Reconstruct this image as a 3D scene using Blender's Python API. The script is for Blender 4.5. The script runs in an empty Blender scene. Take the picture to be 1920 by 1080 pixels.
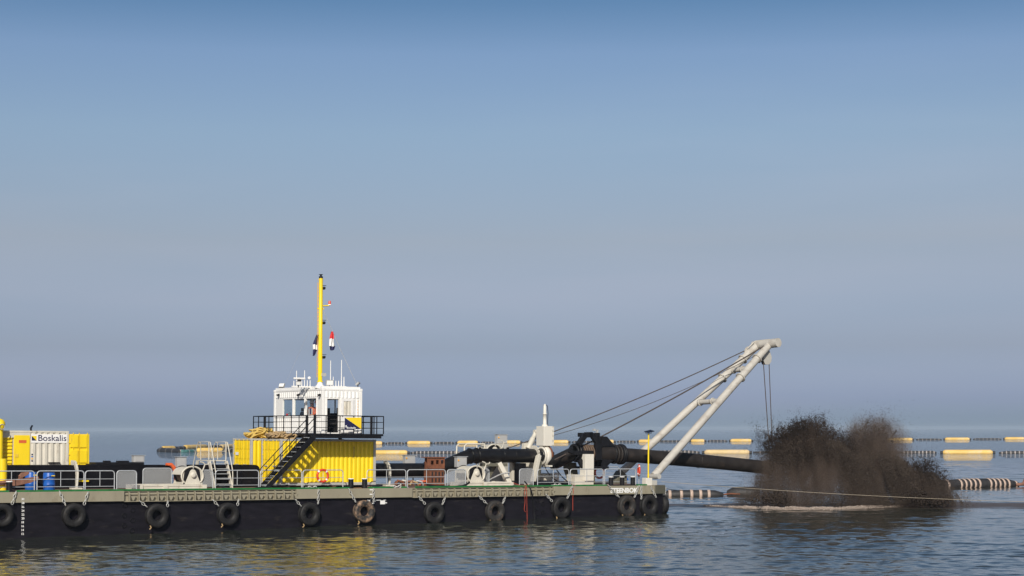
import bpy, bmesh, math, random
import numpy as np
from mathutils import Matrix, Vector
random.seed(7)
rng = np.random.default_rng(7)
scn = bpy.context.scene
COL = scn.collection
R = math.radians

# ------------------------------------------------------------------ camera, sky, sun, exposure
F_PX, CX, HY, ROLL, CAM_H = 3200.0, 960.0, 804.7, 0.0022, 5.35
cam_d = bpy.data.cameras.new("camera"); cam = bpy.data.objects.new("camera", cam_d); COL.objects.link(cam)
cam_d.sensor_width = 36.0; cam_d.lens = F_PX / 1920 * 36.0
cam_d.shift_y = (HY - 540) / 1920.0
cam_d.clip_start = 0.5; cam_d.clip_end = 40000
cam.matrix_world = Matrix.Translation((0, 0, CAM_H)) @ Matrix.Rotation(R(90), 4, 'X') @ Matrix.Rotation(-ROLL, 4, 'Z')
scn.camera = cam

SUN_DIR = Vector((0.101, 1.637, -1.0)).normalized()          # the way the light travels
sun_el = math.asin(-SUN_DIR.z)
world = bpy.data.worlds.new("World"); scn.world = world; world.use_nodes = True
nt = world.node_tree; nt.nodes.clear()
wo = nt.nodes.new('ShaderNodeOutputWorld'); bg = nt.nodes.new('ShaderNodeBackground')
sky = nt.nodes.new('ShaderNodeTexSky'); sky.sky_type = 'NISHITA'; sky.sun_disc = False
sky.sun_elevation = sun_el
sky.sun_rotation = math.atan2(-SUN_DIR.x, -SUN_DIR.y)
sky.altitude = 0; sky.air_density = 1.0; sky.dust_density = 1.5; sky.ozone_density = 1.5
SKY_STRENGTH = 0.15
bg.inputs[1].default_value = SKY_STRENGTH
tc = nt.nodes.new('ShaderNodeTexCoord'); sep = nt.nodes.new('ShaderNodeSeparateXYZ')
ramp = nt.nodes.new('ShaderNodeValToRGB'); mul = nt.nodes.new('ShaderNodeMix'); mul.data_type = 'RGBA'; mul.blend_type = 'MULTIPLY'
mul.inputs['Factor'].default_value = 1.0
SKY_TINT = [(0.0, (.62, .77, 1.15)), (0.0171, (.475, .565, .985)), (0.0477, (.392, .416, .615)), (0.1096, (.516, .455, .492)), (0.1702, (.555, .543, .565)), (0.2145, (.500, .522, .585)), (0.2433, (.315, .41, .495)), (0.36, (.33, .405, .46)), (1.0, (.40, .43, .44))]
cr = ramp.color_ramp
while len(cr.elements) < len(SKY_TINT): cr.elements.new(0.5)
for e, (p, c) in zip(cr.elements, SKY_TINT):
    e.position = p; e.color = (*c, 1)
nt.links.new(tc.outputs['Generated'], sep.inputs[0]); nt.links.new(sep.outputs['Z'], ramp.inputs[0])
nt.links.new(sky.outputs[0], mul.inputs[6]); nt.links.new(ramp.outputs[0], mul.inputs[7])
wmp = nt.nodes.new('ShaderNodeMapping'); wmp.inputs['Scale'].default_value = (1.6, 1.6, 13); wmp.inputs['Rotation'].default_value = (0, R(4), 0)
wn = nt.nodes.new('ShaderNodeTexNoise'); wn.inputs['Scale'].default_value = 1.6; wn.inputs['Detail'].default_value = 5
wr = nt.nodes.new('ShaderNodeValToRGB'); wr.color_ramp.elements[0].position = .42; wr.color_ramp.elements[0].color = (1, 1, 1, 1); wr.color_ramp.elements[1].position = .72; wr.color_ramp.elements[1].color = (1.10, 1.045, 1.025, 1)
wm = nt.nodes.new('ShaderNodeMix'); wm.data_type = 'RGBA'; wm.blend_type = 'MULTIPLY'; wm.inputs['Factor'].default_value = 1.0
nt.links.new(tc.outputs['Generated'], wmp.inputs[0]); nt.links.new(wmp.outputs[0], wn.inputs[0]); nt.links.new(wn.outputs[0], wr.inputs[0]); nt.links.new(mul.outputs[2], wm.inputs[6]); nt.links.new(wr.outputs[0], wm.inputs[7])
nt.links.new(wm.outputs[2], bg.inputs[0]); nt.links.new(bg.outputs[0], wo.inputs[0])

sl = bpy.data.lights.new("sun", 'SUN'); sl.energy = 4.4; sl.angle = R(0.53); sl.color = (1.0, 0.93, 0.82)
so = bpy.data.objects.new("sun", sl); COL.objects.link(so)
so.rotation_euler = SUN_DIR.to_track_quat('-Z', 'Y').to_euler()
vs = scn.view_settings
scn.display_settings.display_device = 'sRGB'
vs.view_transform = 'Standard'; vs.look = 'None'; vs.exposure = 0.0; vs.gamma = 1.0; vs.use_curve_mapping = False
scn.cycles.volume_bounces = 1
scn.cycles.max_bounces = 8
scn.cycles.use_denoising = True

# ------------------------------------------------------------------ frames and helpers
TH = math.atan2(F_PX, 5700 - CX)
A0 = Vector((-CX / 38.0, F_PX / 38.0, 2.30))
TRIM = 0.0121
B = Matrix.Translation(A0) @ Matrix.Rotation(TH, 4, 'Z') @ Matrix.Rotation(TRIM, 4, 'Y')
BI = B.inverted()
I4 = Matrix.Identity(4)

def ray(x, y):
    dx, dy = x - CX, HY - y
    return Vector(((dx + dy * ROLL) / F_PX, 1.0, (dy - dx * ROLL) / F_PX))

def P(x, y, v):
    """Barge-frame point (u along the side, v inboard, w above deck) seen at a photo pixel, in the plane v."""
    o = BI @ Vector((0, 0, CAM_H)); d = BI.to_3x3() @ ray(x, y)
    return o + d * ((v - o.y) / d.y)
def U(x, v, y=900): return P(x, y, v).x
def water_pt(x, y):
    d = ray(x, y); return Vector((0, 0, CAM_H)) + d * (-CAM_H / d.z)
def at_depth(x, y, Y):
    return Vector((0, 0, CAM_H)) + ray(x, y) * Y
V3 = Vector

class MB:
    def __init__(s): s.V = []; s.F = []; s.S = []
    def add(s, vs, fs, smooth=False):
        n = len(s.V); s.V += [tuple(v) for v in vs]
        for f in fs: s.F.append(tuple(i + n for i in f)); s.S.append(smooth)
        return s
    def box(s, c, d, M=None):
        c = V3(c); hx, hy, hz = d[0] / 2, d[1] / 2, d[2] / 2
        vs = [V3((x, y, z)) for x in (-hx, hx) for y in (-hy, hy) for z in (-hz, hz)]
        if M is not None: vs = [M @ v for v in vs]
        return s.add([v + c for v in vs], [(0, 1, 3, 2), (4, 6, 7, 5), (0, 4, 5, 1), (2, 3, 7, 6), (0, 2, 6, 4), (1, 5, 7, 3)])
    def bx(s, a, b):
        a, b = V3(a), V3(b); return s.box((a + b) / 2, [abs(b[i] - a[i]) for i in range(3)])
    def beam(s, a, b, w, h, up=(0, 0, 1)):
        a, b = V3(a), V3(b); z = (b - a); L = z.length; z.normalize()
        x = z.cross(V3(up))
        if x.length < 1e-4: x = z.cross(V3((1, 0, 0)))
        x.normalize(); y = x.cross(z)
        return s.box((a + b) / 2, (w, h, L), Matrix((x, y, z)).transposed())
    def tube(s, pts, r, n=8, closed=False, caps=True):
        pts = [V3(p) for p in pts]; m = len(pts)
        rs = list(r) if isinstance(r, (list, tuple)) else [r] * m
        T = []
        for i in range(m):
            a = pts[(i - 1) % m] if (closed or i > 0) else pts[i]
            b = pts[(i + 1) % m] if (closed or i < m - 1) else pts[i]
            T.append((b - a).normalized())
        x = T[0].cross(V3((0, 0, 1)))
        if x.length < 1e-3: x = T[0].cross(V3((1, 0, 0)))
        x.normalize(); vs = []
        for i in range(m):
            x = (x - T[i] * x.dot(T[i])).normalized(); y = T[i].cross(x)
            for k in range(n):
                a = 2 * math.pi * k / n
                vs.append(pts[i] + (x * math.cos(a) + y * math.sin(a)) * rs[i])
        fs = []
        for i in range(m if closed else m - 1):
            j = (i + 1) % m
            for k in range(n):
                l = (k + 1) % n
                fs.append((i * n + k, i * n + l, j * n + l, j * n + k))
        s.add(vs, fs, True)
        if caps and not closed:
            s.add(vs[:n], [tuple(range(n))[::-1]]); s.add(vs[-n:], [tuple(range(n))])
        return s
    def cyl(s, a, b, r0, r1=None, n=16): return s.tube([a, b], [r0, r0 if r1 is None else r1], n)
    def lathe(s, prof, o=(0, 0, 0), axis=(0, 0, 1), n=24, closed=False, smooth=True):
        o = V3(o); z = V3(axis).normalized(); x = z.orthogonal().normalized(); y = z.cross(x); vs = []
        for r, h in prof:
            for k in range(n):
                a = 2 * math.pi * k / n
                vs.append(o + z * h + (x * math.cos(a) + y * math.sin(a)) * r)
        m = len(prof); fs = []
        for i in range(m if closed else m - 1):
            j = (i + 1) % m
            for k in range(n):
                l = (k + 1) % n; fs.append((i * n + k, i * n + l, j * n + l, j * n + k))
        s.add(vs, fs, smooth)
        if not closed:
            if prof[0][0] > 1e-5: s.add(vs[:n], [tuple(range(n))[::-1]])
            if prof[-1][0] > 1e-5: s.add(vs[-n:], [tuple(range(n))])
        return s
    def prism(s, poly, o, ex, ey, ez):
        """polygon in (ex, ey) axes at o, extruded by the vector ez"""
        o, ex, ey, ez = V3(o), V3(ex), V3(ey), V3(ez); n = len(poly)
        a = [o + ex * p[0] + ey * p[1] for p in poly]; b = [p + ez for p in a]
        return s.add(a + b, [tuple(range(n))[::-1], tuple(range(n, 2 * n))] + [(i, (i + 1) % n, n + (i + 1) % n, n + i) for i in range(n)])
    def corr(s, o, ex, ez, out, L, H, pitch=0.28, dep=0.04):
        """corrugated sheet: L along ex, H along ez, relief towards out"""
        o, ex, ez, out = V3(o), V3(ex), V3(ez), V3(out); k = max(2, round(L / pitch)); p = L / k
        pr = []
        for i in range(k): pr += [(i * p, 0), (i * p + .22 * p, 0), (i * p + .42 * p, dep), (i * p + .80 * p, dep)]
        pr.append((L, 0)); n = len(pr)
        vs = [o + ex * a + out * b for a, b in pr] + [o + ex * a + out * b + ez * H for a, b in pr]
        return s.add(vs, [(i, i + 1, n + i + 1, n + i) for i in range(n - 1)])

WM = {}
def sets(o, label=None, cat=None, group=None, kind=None):
    if label: o['label'] = label
    if cat: o['category'] = cat
    if group: o['group'] = group
    if kind: o['kind'] = kind
    return o
def thing(name, label, cat, loc, group=None, M=None, rz=0.0):
    o = bpy.data.objects.new(name, None); COL.objects.link(o); o.empty_display_size = .3
    o.matrix_world = (B if M is None else M) @ Matrix.Translation(loc) @ Matrix.Rotation(rz, 4, 'Z')
    WM[o] = o.matrix_world.copy()
    return sets(o, label, cat, group)
def build(mb, name, mat, parent=None, M=None, bev=0, label=None, origin=None, kind=None):
    """link the collected shape (given in frame M, the barge by default) as one mesh object"""
    M = B if M is None else M
    if parent is not None: W = WM[parent]
    else: W = M @ Matrix.Translation(origin if origin is not None else (0, 0, 0))
    T = W.inverted() @ M
    co = np.array(mb.V, dtype=np.float64) @ np.array(T.to_3x3()).T + np.array(T.translation)
    me = bpy.data.meshes.new(name); me.from_pydata(co.tolist(), [], mb.F); me.polygons.foreach_set('use_smooth', mb.S)
    bm = bmesh.new(); bm.from_mesh(me); bmesh.ops.recalc_face_normals(bm, faces=bm.faces); bm.to_mesh(me); bm.free()
    me.materials.append(mat)
    o = bpy.data.objects.new(name, me); COL.objects.link(o)
    if parent is not None: o.parent = parent
    else: o.matrix_world = W
    WM[o] = W.copy()
    if bev:
        b = o.modifiers.new('bevel', 'BEVEL'); b.width = bev; b.segments = 2; b.limit_method = 'ANGLE'; b.angle_limit = R(40)
    return sets(o, label, kind=kind)
def solo(mb, name, mat, label, cat, group=None, M=None, bev=0, origin=None):
    if origin is None:
        a = np.array(mb.V); origin = V3(((a[:, 0].min() + a[:, 0].max()) / 2, (a[:, 1].min() + a[:, 1].max()) / 2, a[:, 2].min()))
    return sets(build(mb, name, mat, None, M, bev, origin=origin), label, cat, group)
def copy_tree(o, parent=None, M=None):
    c = o.copy(); COL.objects.link(c)
    if parent is not None: c.parent = parent
    if M is not None: c.matrix_world = M
    for ch in [x for x in COL.objects if x.parent == o]: copy_tree(ch, c)
    return c
def text_part(txt, name, mat, parent, o, size, ex=(1, 0, 0), ey=(0, 0, 1), depth=.006, bold=0.0, width=None, M=None):
    cu = bpy.data.curves.new('t', 'FONT'); cu.body = txt; cu.size = size; cu.extrude = depth; cu.offset = bold; cu.resolution_u = 3
    t = bpy.data.objects.new('t', cu); COL.objects.link(t)
    me = bpy.data.meshes.new_from_object(t.evaluated_get(bpy.context.evaluated_depsgraph_get()))
    vs = [v.co.copy() for v in me.vertices]; fs = [tuple(p.vertices) for p in me.polygons]
    bpy.data.objects.remove(t); bpy.data.curves.remove(cu); bpy.data.meshes.remove(me)
    x0 = min(v.x for v in vs); x1 = max(v.x for v in vs); k = 1.0 if width is None else width / (x1 - x0)
    ex, ey = V3(ex), V3(ey); ez = ex.cross(ey); mb = MB()
    mb.add([V3(o) + ex * ((v.x - x0) * k) + ey * v.y + ez * v.z for v in vs], fs)
    return build(mb, name, mat, parent, M)

# ------------------------------------------------------------------ materials
def mat(name, col, rough=.5, metal=0.0, var=.12, scale=6.0, dirt=None, damt=.0, dscale=3.0, stretch=1.0, bump=0.0, spec=.5):
    m = bpy.data.materials.new(name); m.use_nodes = True; t = m.node_tree; N = t.nodes; L = t.links
    b = N['Principled BSDF']; b.inputs['Metallic'].default_value = metal; b.inputs['Specular IOR Level'].default_value = spec
    tc = N.new('ShaderNodeTexCoord'); mp = N.new('ShaderNodeMapping'); mp.inputs['Scale'].default_value = (1, 1, 1 / stretch)
    L.new(tc.outputs['Object'], mp.inputs[0])
    n1 = N.new('ShaderNodeTexNoise'); n1.inputs['Scale'].default_value = scale; n1.inputs['Detail'].default_value = 5; L.new(mp.outputs[0], n1.inputs[0])
    r1 = N.new('ShaderNodeValToRGB'); r1.color_ramp.elements[0].position = .3; r1.color_ramp.elements[1].position = .7
    r1.color_ramp.elements[0].color = (*[c * (1 - var) for c in col], 1); r1.color_ramp.elements[1].color = (*[min(1, c * (1 + var)) for c in col], 1)
    L.new(n1.outputs[0], r1.inputs[0]); out = r1.outputs[0]
    rr = N.new('ShaderNodeMapRange'); rr.inputs[3].default_value = max(.02, rough - .1); rr.inputs[4].default_value = min(1, rough + .15)
    L.new(n1.outputs[0], rr.inputs[0]); L.new(rr.outputs[0], b.inputs['Roughness'])
    if dirt is not None:
        n2 = N.new('ShaderNodeTexNoise'); n2.inputs['Scale'].default_value = dscale; n2.inputs['Detail'].default_value = 8; n2.inputs['Roughness'].default_value = .65
        L.new(mp.outputs[0], n2.inputs[0])
        r2 = N.new('ShaderNodeMapRange'); r2.inputs[1].default_value = .62 - damt * .3; r2.inputs[2].default_value = .78 - damt * .2; r2.inputs[4].default_value = .9
        L.new(n2.outputs[0], r2.inputs[0])
        mx = N.new('ShaderNodeMix'); mx.data_type = 'RGBA'; L.new(r2.outputs[0], mx.inputs[0]); L.new(out, mx.inputs[6]); mx.inputs[7].default_value = (*dirt, 1); out = mx.outputs[2]
    L.new(out, b.inputs['Base Color'])
    if bump:
        bp = N.new('ShaderNodeBump'); bp.inputs['Strength'].default_value = bump; bp.inputs['Distance'].default_value = .03; L.new(n1.outputs[0], bp.inputs['Height']); L.new(bp.outputs[0], b.inputs['Normal'])
    return m
RUST = (.16, .055, .02)
m_hull = mat('hull_black', (.011, .010, .014), .42, var=.3, scale=1.3, dirt=(.040, .036, .033), damt=.15, dscale=.9, stretch=.3, bump=.2, spec=.12)
m_tan = mat('tan_paint', (.265, .24, .175), .55, var=.06, scale=2, dirt=(.17, .13, .08), damt=.12, dscale=2.2, stretch=2.5, bump=.08)
m_green = mat('green_paint', (.008, .14, .03), .5, var=.3, scale=3, dirt=(.10, .07, .05), damt=.25)
m_deck = mat('rusty_deck', (.15, .085, .06), .8, var=.35, scale=1.5, dirt=(.05, .035, .03), damt=.35, dscale=.8, bump=.3)
m_yel = mat('yellow_paint', (.82, .595, .008), .45, var=.05, scale=2, dirt=(.60, .40, .03), damt=.14, dscale=3, stretch=4)
m_yel2 = mat('yellow_weathered', (.72, .50, .05), .5, var=.08, scale=3, dirt=(.45, .3, .06), damt=.1)
m_white = mat('white_paint', (.80, .79, .77), .45, var=.03, scale=3, dirt=(.58, .53, .45), damt=.12, dscale=4, stretch=5)
m_cream = mat('cream_paint', (.58, .545, .465), .5, var=.06, scale=4, dirt=(.36, .29, .2), damt=.14, dscale=3, stretch=2)
m_grey = mat('grey_paint', (.42, .41, .38), .5, var=.06, scale=3, dirt=(.3, .26, .2), damt=.1)
m_cab = mat('cabinet_grey', (.38, .38, .38), .45, var=.05, scale=3, dirt=(.28, .25, .2), damt=.1)
m_galv = mat('galvanised_steel', (.46, .48, .50), .42, .25, var=.12, scale=12)
m_black = mat('black_paint', (.008, .008, .010), .45, var=.3, scale=3, dirt=(.03, .026, .024), damt=.1, bump=.08, spec=.25)
m_trunk = mat('trunk_black', (.006, .006, .008), .5, spec=.12, var=.3, scale=2, dirt=(.03, .027, .025), damt=.12)
m_pipe = mat('pipe_black', (.008, .0075, .008), .34, spec=.4, var=.25, scale=2.5, dirt=(.045, .035, .03), damt=.15, dscale=1.6, bump=.12)
m_pipe2 = mat('pipe_dusty', (.020, .0165, .015), .55, spec=.3, var=.3, scale=2, dirt=(.05, .037, .03), damt=.25, dscale=1.4, bump=.15)
m_rub = mat('tyre_rubber', (.014, .0135, .014), .6, spec=.3, var=.35, scale=5, dirt=(.05, .042, .036), damt=.15, dscale=4, bump=.2)
m_rubm = mat('tyre_muddy', (.02, .019, .018), .7, var=.3, scale=5, dirt=(.38, .24, .15), damt=.55, dscale=2.6, bump=.2)
m_rubw = mat('tyre_worn', (.02, .018, .017), .7, var=.3, scale=5, dirt=(.17, .11, .075), damt=.30, dscale=2.2, bump=.2)
m_chain = mat('chain_steel', (.46, .46, .44), .45, .2, var=.25, scale=14, dirt=(.38, .28, .16), damt=.2, dscale=9)
m_rust = mat('rusty_steel', (.17, .06, .028), .85, var=.3, scale=5, dirt=(.09, .035, .02), damt=.3, bump=.3)
m_anch = mat('anchor_rust', (.22, .105, .07), .85, var=.25, scale=5, dirt=(.12, .05, .03), damt=.3, bump=.3)
m_blue = mat('blue_plastic', (.012, .10, .42), .35, var=.08)
m_rope = mat('yellow_rope', (.56, .39, .10), .85, var=.2, scale=30, bump=.4)
m_rope2 = mat('tan_rope', (.36, .25, .13), .9, var=.25, scale=30, bump=.4)
m_redr = mat('red_rope', (.38, .055, .03), .8, var=.2, scale=20)
m_wire = mat('steel_wire', (.085, .065, .055), .6, .3, var=.3, scale=20)
m_wireg = mat('grey_wire', (.62, .62, .62), .5, .2, var=.2, scale=20)
m_boom = mat('boom_paint', (.47, .445, .40), .5, var=.05, scale=2, dirt=(.30, .26, .22), damt=.36, dscale=1.6, bump=.05)
m_red = mat('lifebuoy_red', (.62, .05, .015), .5, var=.1)
m_orange = mat('orange_cloth', (.80, .14, .03), .7, var=.1)
m_orp = mat('orange_paint', (.62, .11, .03), .5, var=.12)
m_dark = mat('dark_interior', (.012, .012, .014), .6, var=.2)
m_navy = mat('navy_cloth', (.012, .014, .075), .7, var=.1)
m_navy2 = mat('navy_print', (.012, .012, .06), .5, var=.05)
m_yelc = mat('yellow_cloth', (.85, .60, .01), .7, var=.05)
m_whc = mat('white_cloth', (.75, .74, .73), .7, var=.05)
m_redc = mat('red_cloth', (.60, .02, .02), .7, var=.08)
m_skin = mat('skin', (.42, .22, .15), .55, var=.06)
m_olive = mat('olive_grey_and_shade', (.12, .115, .085), .6, var=.15, scale=3, dirt=(.06, .055, .045), damt=.2)  # olive grey tone, also carrying the shade of shaded plates, legs and brackets
m_brown = mat('brown_coil', (.115, .075, .05), .75, var=.25, scale=7, dirt=(.2, .08, .03), damt=.15, bump=.3)
m_band = mat('hose_band', (.50, .38, .31), .6, var=.2, scale=3, dirt=(.25, .15, .09), damt=.3)
m_band2 = mat('faded_band', (.30, .27, .26), .6, var=.35, scale=.8)
m_valve = mat('valve_paint', (.66, .63, .56), .45, var=.05, scale=3, dirt=(.45, .38, .28), damt=.12, dscale=3, stretch=3)
m_hose = mat('hose_rubber', (.022, .021, .022), .6, var=.3, scale=2, dirt=(.06, .05, .045), damt=.2)
m_float = mat('float_yellow', (.70, .46, .12), .55, var=.1, scale=.7, dirt=(.6, .5, .36), damt=.3, dscale=.6)
m_floatw = mat('float_worn', (.62, .46, .22), .6, var=.12, scale=.7, dirt=(.5, .38, .25), damt=.4, dscale=.6)
m_teal = mat('teal_float', (.05, .16, .15), .6, var=.2)
m_print = mat('white_print', (.74, .74, .73), .6, var=.08, scale=8)
m_lamp = mat('lamp_glare_white', (.85, .85, .82), .12, var=.02)  # white face stands in for sun glare off the floodlight glass
m_solar = mat('solar_cells', (.01, .011, .02), .2, var=.2)
m_redlamp = mat('red_lamp', (.75, .07, .02), .3, var=.05)
m_amber = mat('amber_lens', (.85, .42, .05), .3, var=.05)
def mesh_mat():
    m = bpy.data.materials.new('fine_wire_mesh'); m.use_nodes = True; t = m.node_tree; N = t.nodes; L = t.links
    b = N['Principled BSDF']; b.inputs['Base Color'].default_value = (.36, .37, .38, 1); b.inputs['Roughness'].default_value = .5
    tr = N.new('ShaderNodeBsdfTransparent'); mx = N.new('ShaderNodeMixShader'); tcn = N.new('ShaderNodeTexCoord')
    n = N.new('ShaderNodeTexNoise'); n.inputs['Scale'].default_value = 1.5; L.new(tcn.outputs['Object'], n.inputs[0])
    r = N.new('ShaderNodeMapRange'); r.inputs[3].default_value = .38; r.inputs[4].default_value = .50; L.new(n.outputs[0], r.inputs[0])
    L.new(r.outputs[0], mx.inputs[0]); L.new(tr.outputs[0], mx.inputs[1]); L.new(b.outputs[0], mx.inputs[2]); L.new(mx.outputs[0], N['Material Output'].inputs[0])
    return m
m_mesh = mesh_mat()
def glass_mat():
    m = bpy.data.materials.new('window_glass'); m.use_nodes = True; t = m.node_tree; N = t.nodes; L = t.links; N.remove(N['Principled BSDF'])
    tr = N.new('ShaderNodeBsdfTransparent'); tr.inputs[0].default_value = (.92, .95, .95, 1)
    g = N.new('ShaderNodeBsdfGlossy'); g.inputs['Roughness'].default_value = .02
    lw = N.new('ShaderNodeLayerWeight'); lw.inputs[0].default_value = .5; pw = N.new('ShaderNodeMath'); pw.operation = 'POWER'; pw.inputs[1].default_value = 4.5; L.new(lw.outputs['Facing'], pw.inputs[0])
    ad = N.new('ShaderNodeMath'); ad.operation = 'MULTIPLY_ADD'; ad.inputs[1].default_value = .7; ad.inputs[2].default_value = .03; L.new(pw.outputs[0], ad.inputs[0])
    mx = N.new('ShaderNodeMixShader'); L.new(ad.outputs[0], mx.inputs[0]); L.new(tr.outputs[0], mx.inputs[1]); L.new(g.outputs[0], mx.inputs[2]); L.new(mx.outputs[0], N['Material Output'].inputs[0])
    return m
m_glass = glass_mat()
# ------------------------------------------------------------------ lattice noise for shapes
_lat = rng.random((32, 32, 32))
def vnoise(p):
    i = np.floor(p).astype(int); f = p - i; f = f * f * (3 - 2 * f); o = 0
    for a in (0, 1):
        for b in (0, 1):
            for c in (0, 1):
                w = (f[:, 0] if a else 1 - f[:, 0]) * (f[:, 1] if b else 1 - f[:, 1]) * (f[:, 2] if c else 1 - f[:, 2])
                o = o + w * _lat[(i[:, 0] + a) % 32, (i[:, 1] + b) % 32, (i[:, 2] + c) % 32]
    return o
def fbm(p, n=4):
    o = 0; a = .5
    for k in range(n): o = o + a * vnoise(p * 2 ** k + 7.3 * k); a *= .5
    return o / (1 - .5 ** n)

# ------------------------------------------------------------------ the sea
PIPE_END = B @ P(1440, 877, 2.6)
def build_sea():
    ys = [48.0]
    while ys[-1] < 270: ys.append(ys[-1] + .10 + max(0, ys[-1] - 55) * .0028)
    ys = np.array(ys); nx = 580; t = np.linspace(-1, 1, nx)
    X = t[None, :] * (.34 * ys[:, None] + 7); Y = np.repeat(ys[:, None], nx, 1); Z = np.zeros_like(X)
    sx = (2 * (.34 * ys + 7) / nx)[:, None]; sy = np.gradient(ys)[:, None]; sp = np.maximum(sx, sy * .8)
    for k in range(110):
        lam = math.exp(rng.uniform(math.log(.30), math.log(6.0))); kk = 2 * math.pi / lam
        th = rng.normal(R(80), R(46 if lam < 1.2 else 30)); s = .0165 * (1.12 if .32 < lam < 1.15 else .55 if lam < 2.6 else .33)
        fade = np.clip((lam / sp - 1.8) / 1.6, 0, 1)
        Z += s / kk * fade * np.sin(kk * (math.cos(th) * X + math.sin(th) * Y) + rng.uniform(0, 6.28))
    pts = np.stack([X.ravel() * .06, Y.ravel() * .04, np.zeros(X.size)], 1)
    Z *= (.55 + .9 * fbm(pts, 3)).reshape(Z.shape)              # calmer and rougher patches
    edge = np.minimum(np.clip((1 - np.abs(t)) * 12, 0, 1)[None, :], np.clip((270 - ys) / 90, 0, 1)[:, None]) * np.clip((ys - 48) / 2, 0, 1)[:, None]
    Z *= edge
    Z[0] = 0; Z[-1] = 0; Z[:, 0] = 0; Z[:, -1] = 0
    co = np.stack([X, Y, Z], -1).reshape(-1, 3); ny = len(ys)
    i = np.arange(ny * nx).reshape(ny, nx)
    q = np.stack([i[:-1, :-1], i[:-1, 1:], i[1:, 1:], i[1:, :-1]], -1).reshape(-1, 4)
    n0 = len(co); FX, FY, NY = 7000.0, 13000.0, -150.0
    co = np.concatenate([co, [[-FX, NY, 0], [FX, NY, 0], [FX, FY, 0], [-FX, FY, 0]]])
    a, b, c, d = 0, nx - 1, ny * nx - 1, (ny - 1) * nx
    q = np.concatenate([q, [[n0, n0 + 1, b, a], [n0 + 1, n0 + 2, c, b], [n0 + 2, n0 + 3, d, c], [n0 + 3, n0, a, d]]])
    me = bpy.data.meshes.new('sea'); me.vertices.add(len(co)); me.vertices.foreach_set('co', co.ravel())
    me.loops.add(q.size); me.loops.foreach_set('vertex_index', q.ravel().astype(np.int32))
    me.polygons.add(len(q)); me.polygons.foreach_set('loop_start', np.arange(0, q.size, 4, dtype=np.int32)); me.polygons.foreach_set('loop_total', np.full(len(q), 4, np.int32))
    me.polygons.foreach_set('use_smooth', np.ones(len(q), bool)); me.update(calc_edges=True)
    m = bpy.data.materials.new('sea_water'); m.use_nodes = True; T = m.node_tree; N = T.nodes; L = T.links; bs = N['Principled BSDF']
    g = N.new('ShaderNodeNewGeometry'); sp_ = N.new('ShaderNodeSeparateXYZ'); L.new(g.outputs['Position'], sp_.inputs[0])
    # muddy water around the falling sand, drifting off to the right
    def M_(op, a, b=None, c=None):
        n = N.new('ShaderNodeMath'); n.operation = op
        for k, v in enumerate((a, b, c)):
            if v is None: continue
            if isinstance(v, (int, float)): n.inputs[k].default_value = v
            else: L.new(v, n.inputs[k])
        return n.outputs[0]
    nz = N.new('ShaderNodeTexNoise'); nz.inputs['Scale'].default_value = .35; nz.inputs['Detail'].default_value = 5
    mpn = N.new('ShaderNodeMapping'); mpn.inputs['Scale'].default_value = (.5, 1, 1); L.new(g.outputs['Position'], mpn.inputs[0]); L.new(mpn.outputs[0], nz.inputs[0])
    px, py = PIPE_END.x + 11, PIPE_END.y + 2
    ex = M_('DIVIDE', M_('SUBTRACT', sp_.outputs['X'], px), 25.0); ey = M_('DIVIDE', M_('SUBTRACT', sp_.outputs['Y'], py), 6.0)
    dd = M_('SQRT', M_('ADD', M_('MULTIPLY', ex, ex), M_('MULTIPLY', ey, ey)))
    dd = M_('ADD', dd, M_('MULTIPLY', M_('SUBTRACT', nz.outputs[0], .5), 1.3))
    mk = N.new('ShaderNodeMapRange'); mk.interpolation_type = 'SMOOTHSTEP'; mk.inputs[1].default_value = 1.15; mk.inputs[2].default_value = .55; L.new(dd, mk.inputs[0])
    mx = N.new('ShaderNodeMix'); mx.data_type = 'RGBA'; L.new(mk.outputs[0], mx.inputs[0])
    mx.inputs[6].default_value = (.026, .030, .024, 1); mx.inputs[7].default_value = (.085, .062, .048, 1); L.new(mx.outputs[2], bs.inputs['Base Color'])
    bs.inputs['IOR'].default_value = 1.33
    rmx = M_('ADD', M_('MULTIPLY', mk.outputs[0], .40), .015); L.new(M_('SUBTRACT', .5, M_('MULTIPLY', mk.outputs[0], .33)), bs.inputs['Specular IOR Level']); L.new(rmx, bs.inputs['Roughness'])
    b1 = N.new('ShaderNodeTexNoise'); b1.inputs['Scale'].default_value = 2.6; b1.inputs['Detail'].default_value = 6; b1.inputs['Roughness'].default_value = .6
    mp1 = N.new('ShaderNodeMapping'); mp1.inputs['Scale'].default_value = (.7, 1.25, 1); L.new(g.outputs['Position'], mp1.inputs[0]); L.new(mp1.outputs[0], b1.inputs[0])
    b2 = N.new('ShaderNodeTexNoise'); b2.inputs['Scale'].default_value = .22; b2.inputs['Detail'].default_value = 6; L.new(mp1.outputs[0], b2.inputs[0])
    far = N.new('ShaderNodeMapRange'); far.inputs[1].default_value = 120; far.inputs[2].default_value = 300; far.inputs[3].default_value = .07; far.inputs[4].default_value = 1; L.new(sp_.outputs['Y'], far.inputs[0])
    bp1 = N.new('ShaderNodeBump'); bp1.inputs['Distance'].default_value = .10; bp1.inputs['Strength'].default_value = .10; L.new(b1.outputs[0], bp1.inputs['Height'])
    bp2 = N.new('ShaderNodeBump'); bp2.inputs['Distance'].default_value = 1.0; L.new(far.outputs[0], bp2.inputs['Strength']); L.new(b2.outputs[0], bp2.inputs['Height']); L.new(bp1.outputs[0], bp2.inputs['Normal'])
    L.new(bp2.outputs[0], bs.inputs['Normal'])
    me.materials.append(m); o = bpy.data.objects.new('sea', me); COL.objects.link(o)
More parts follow.
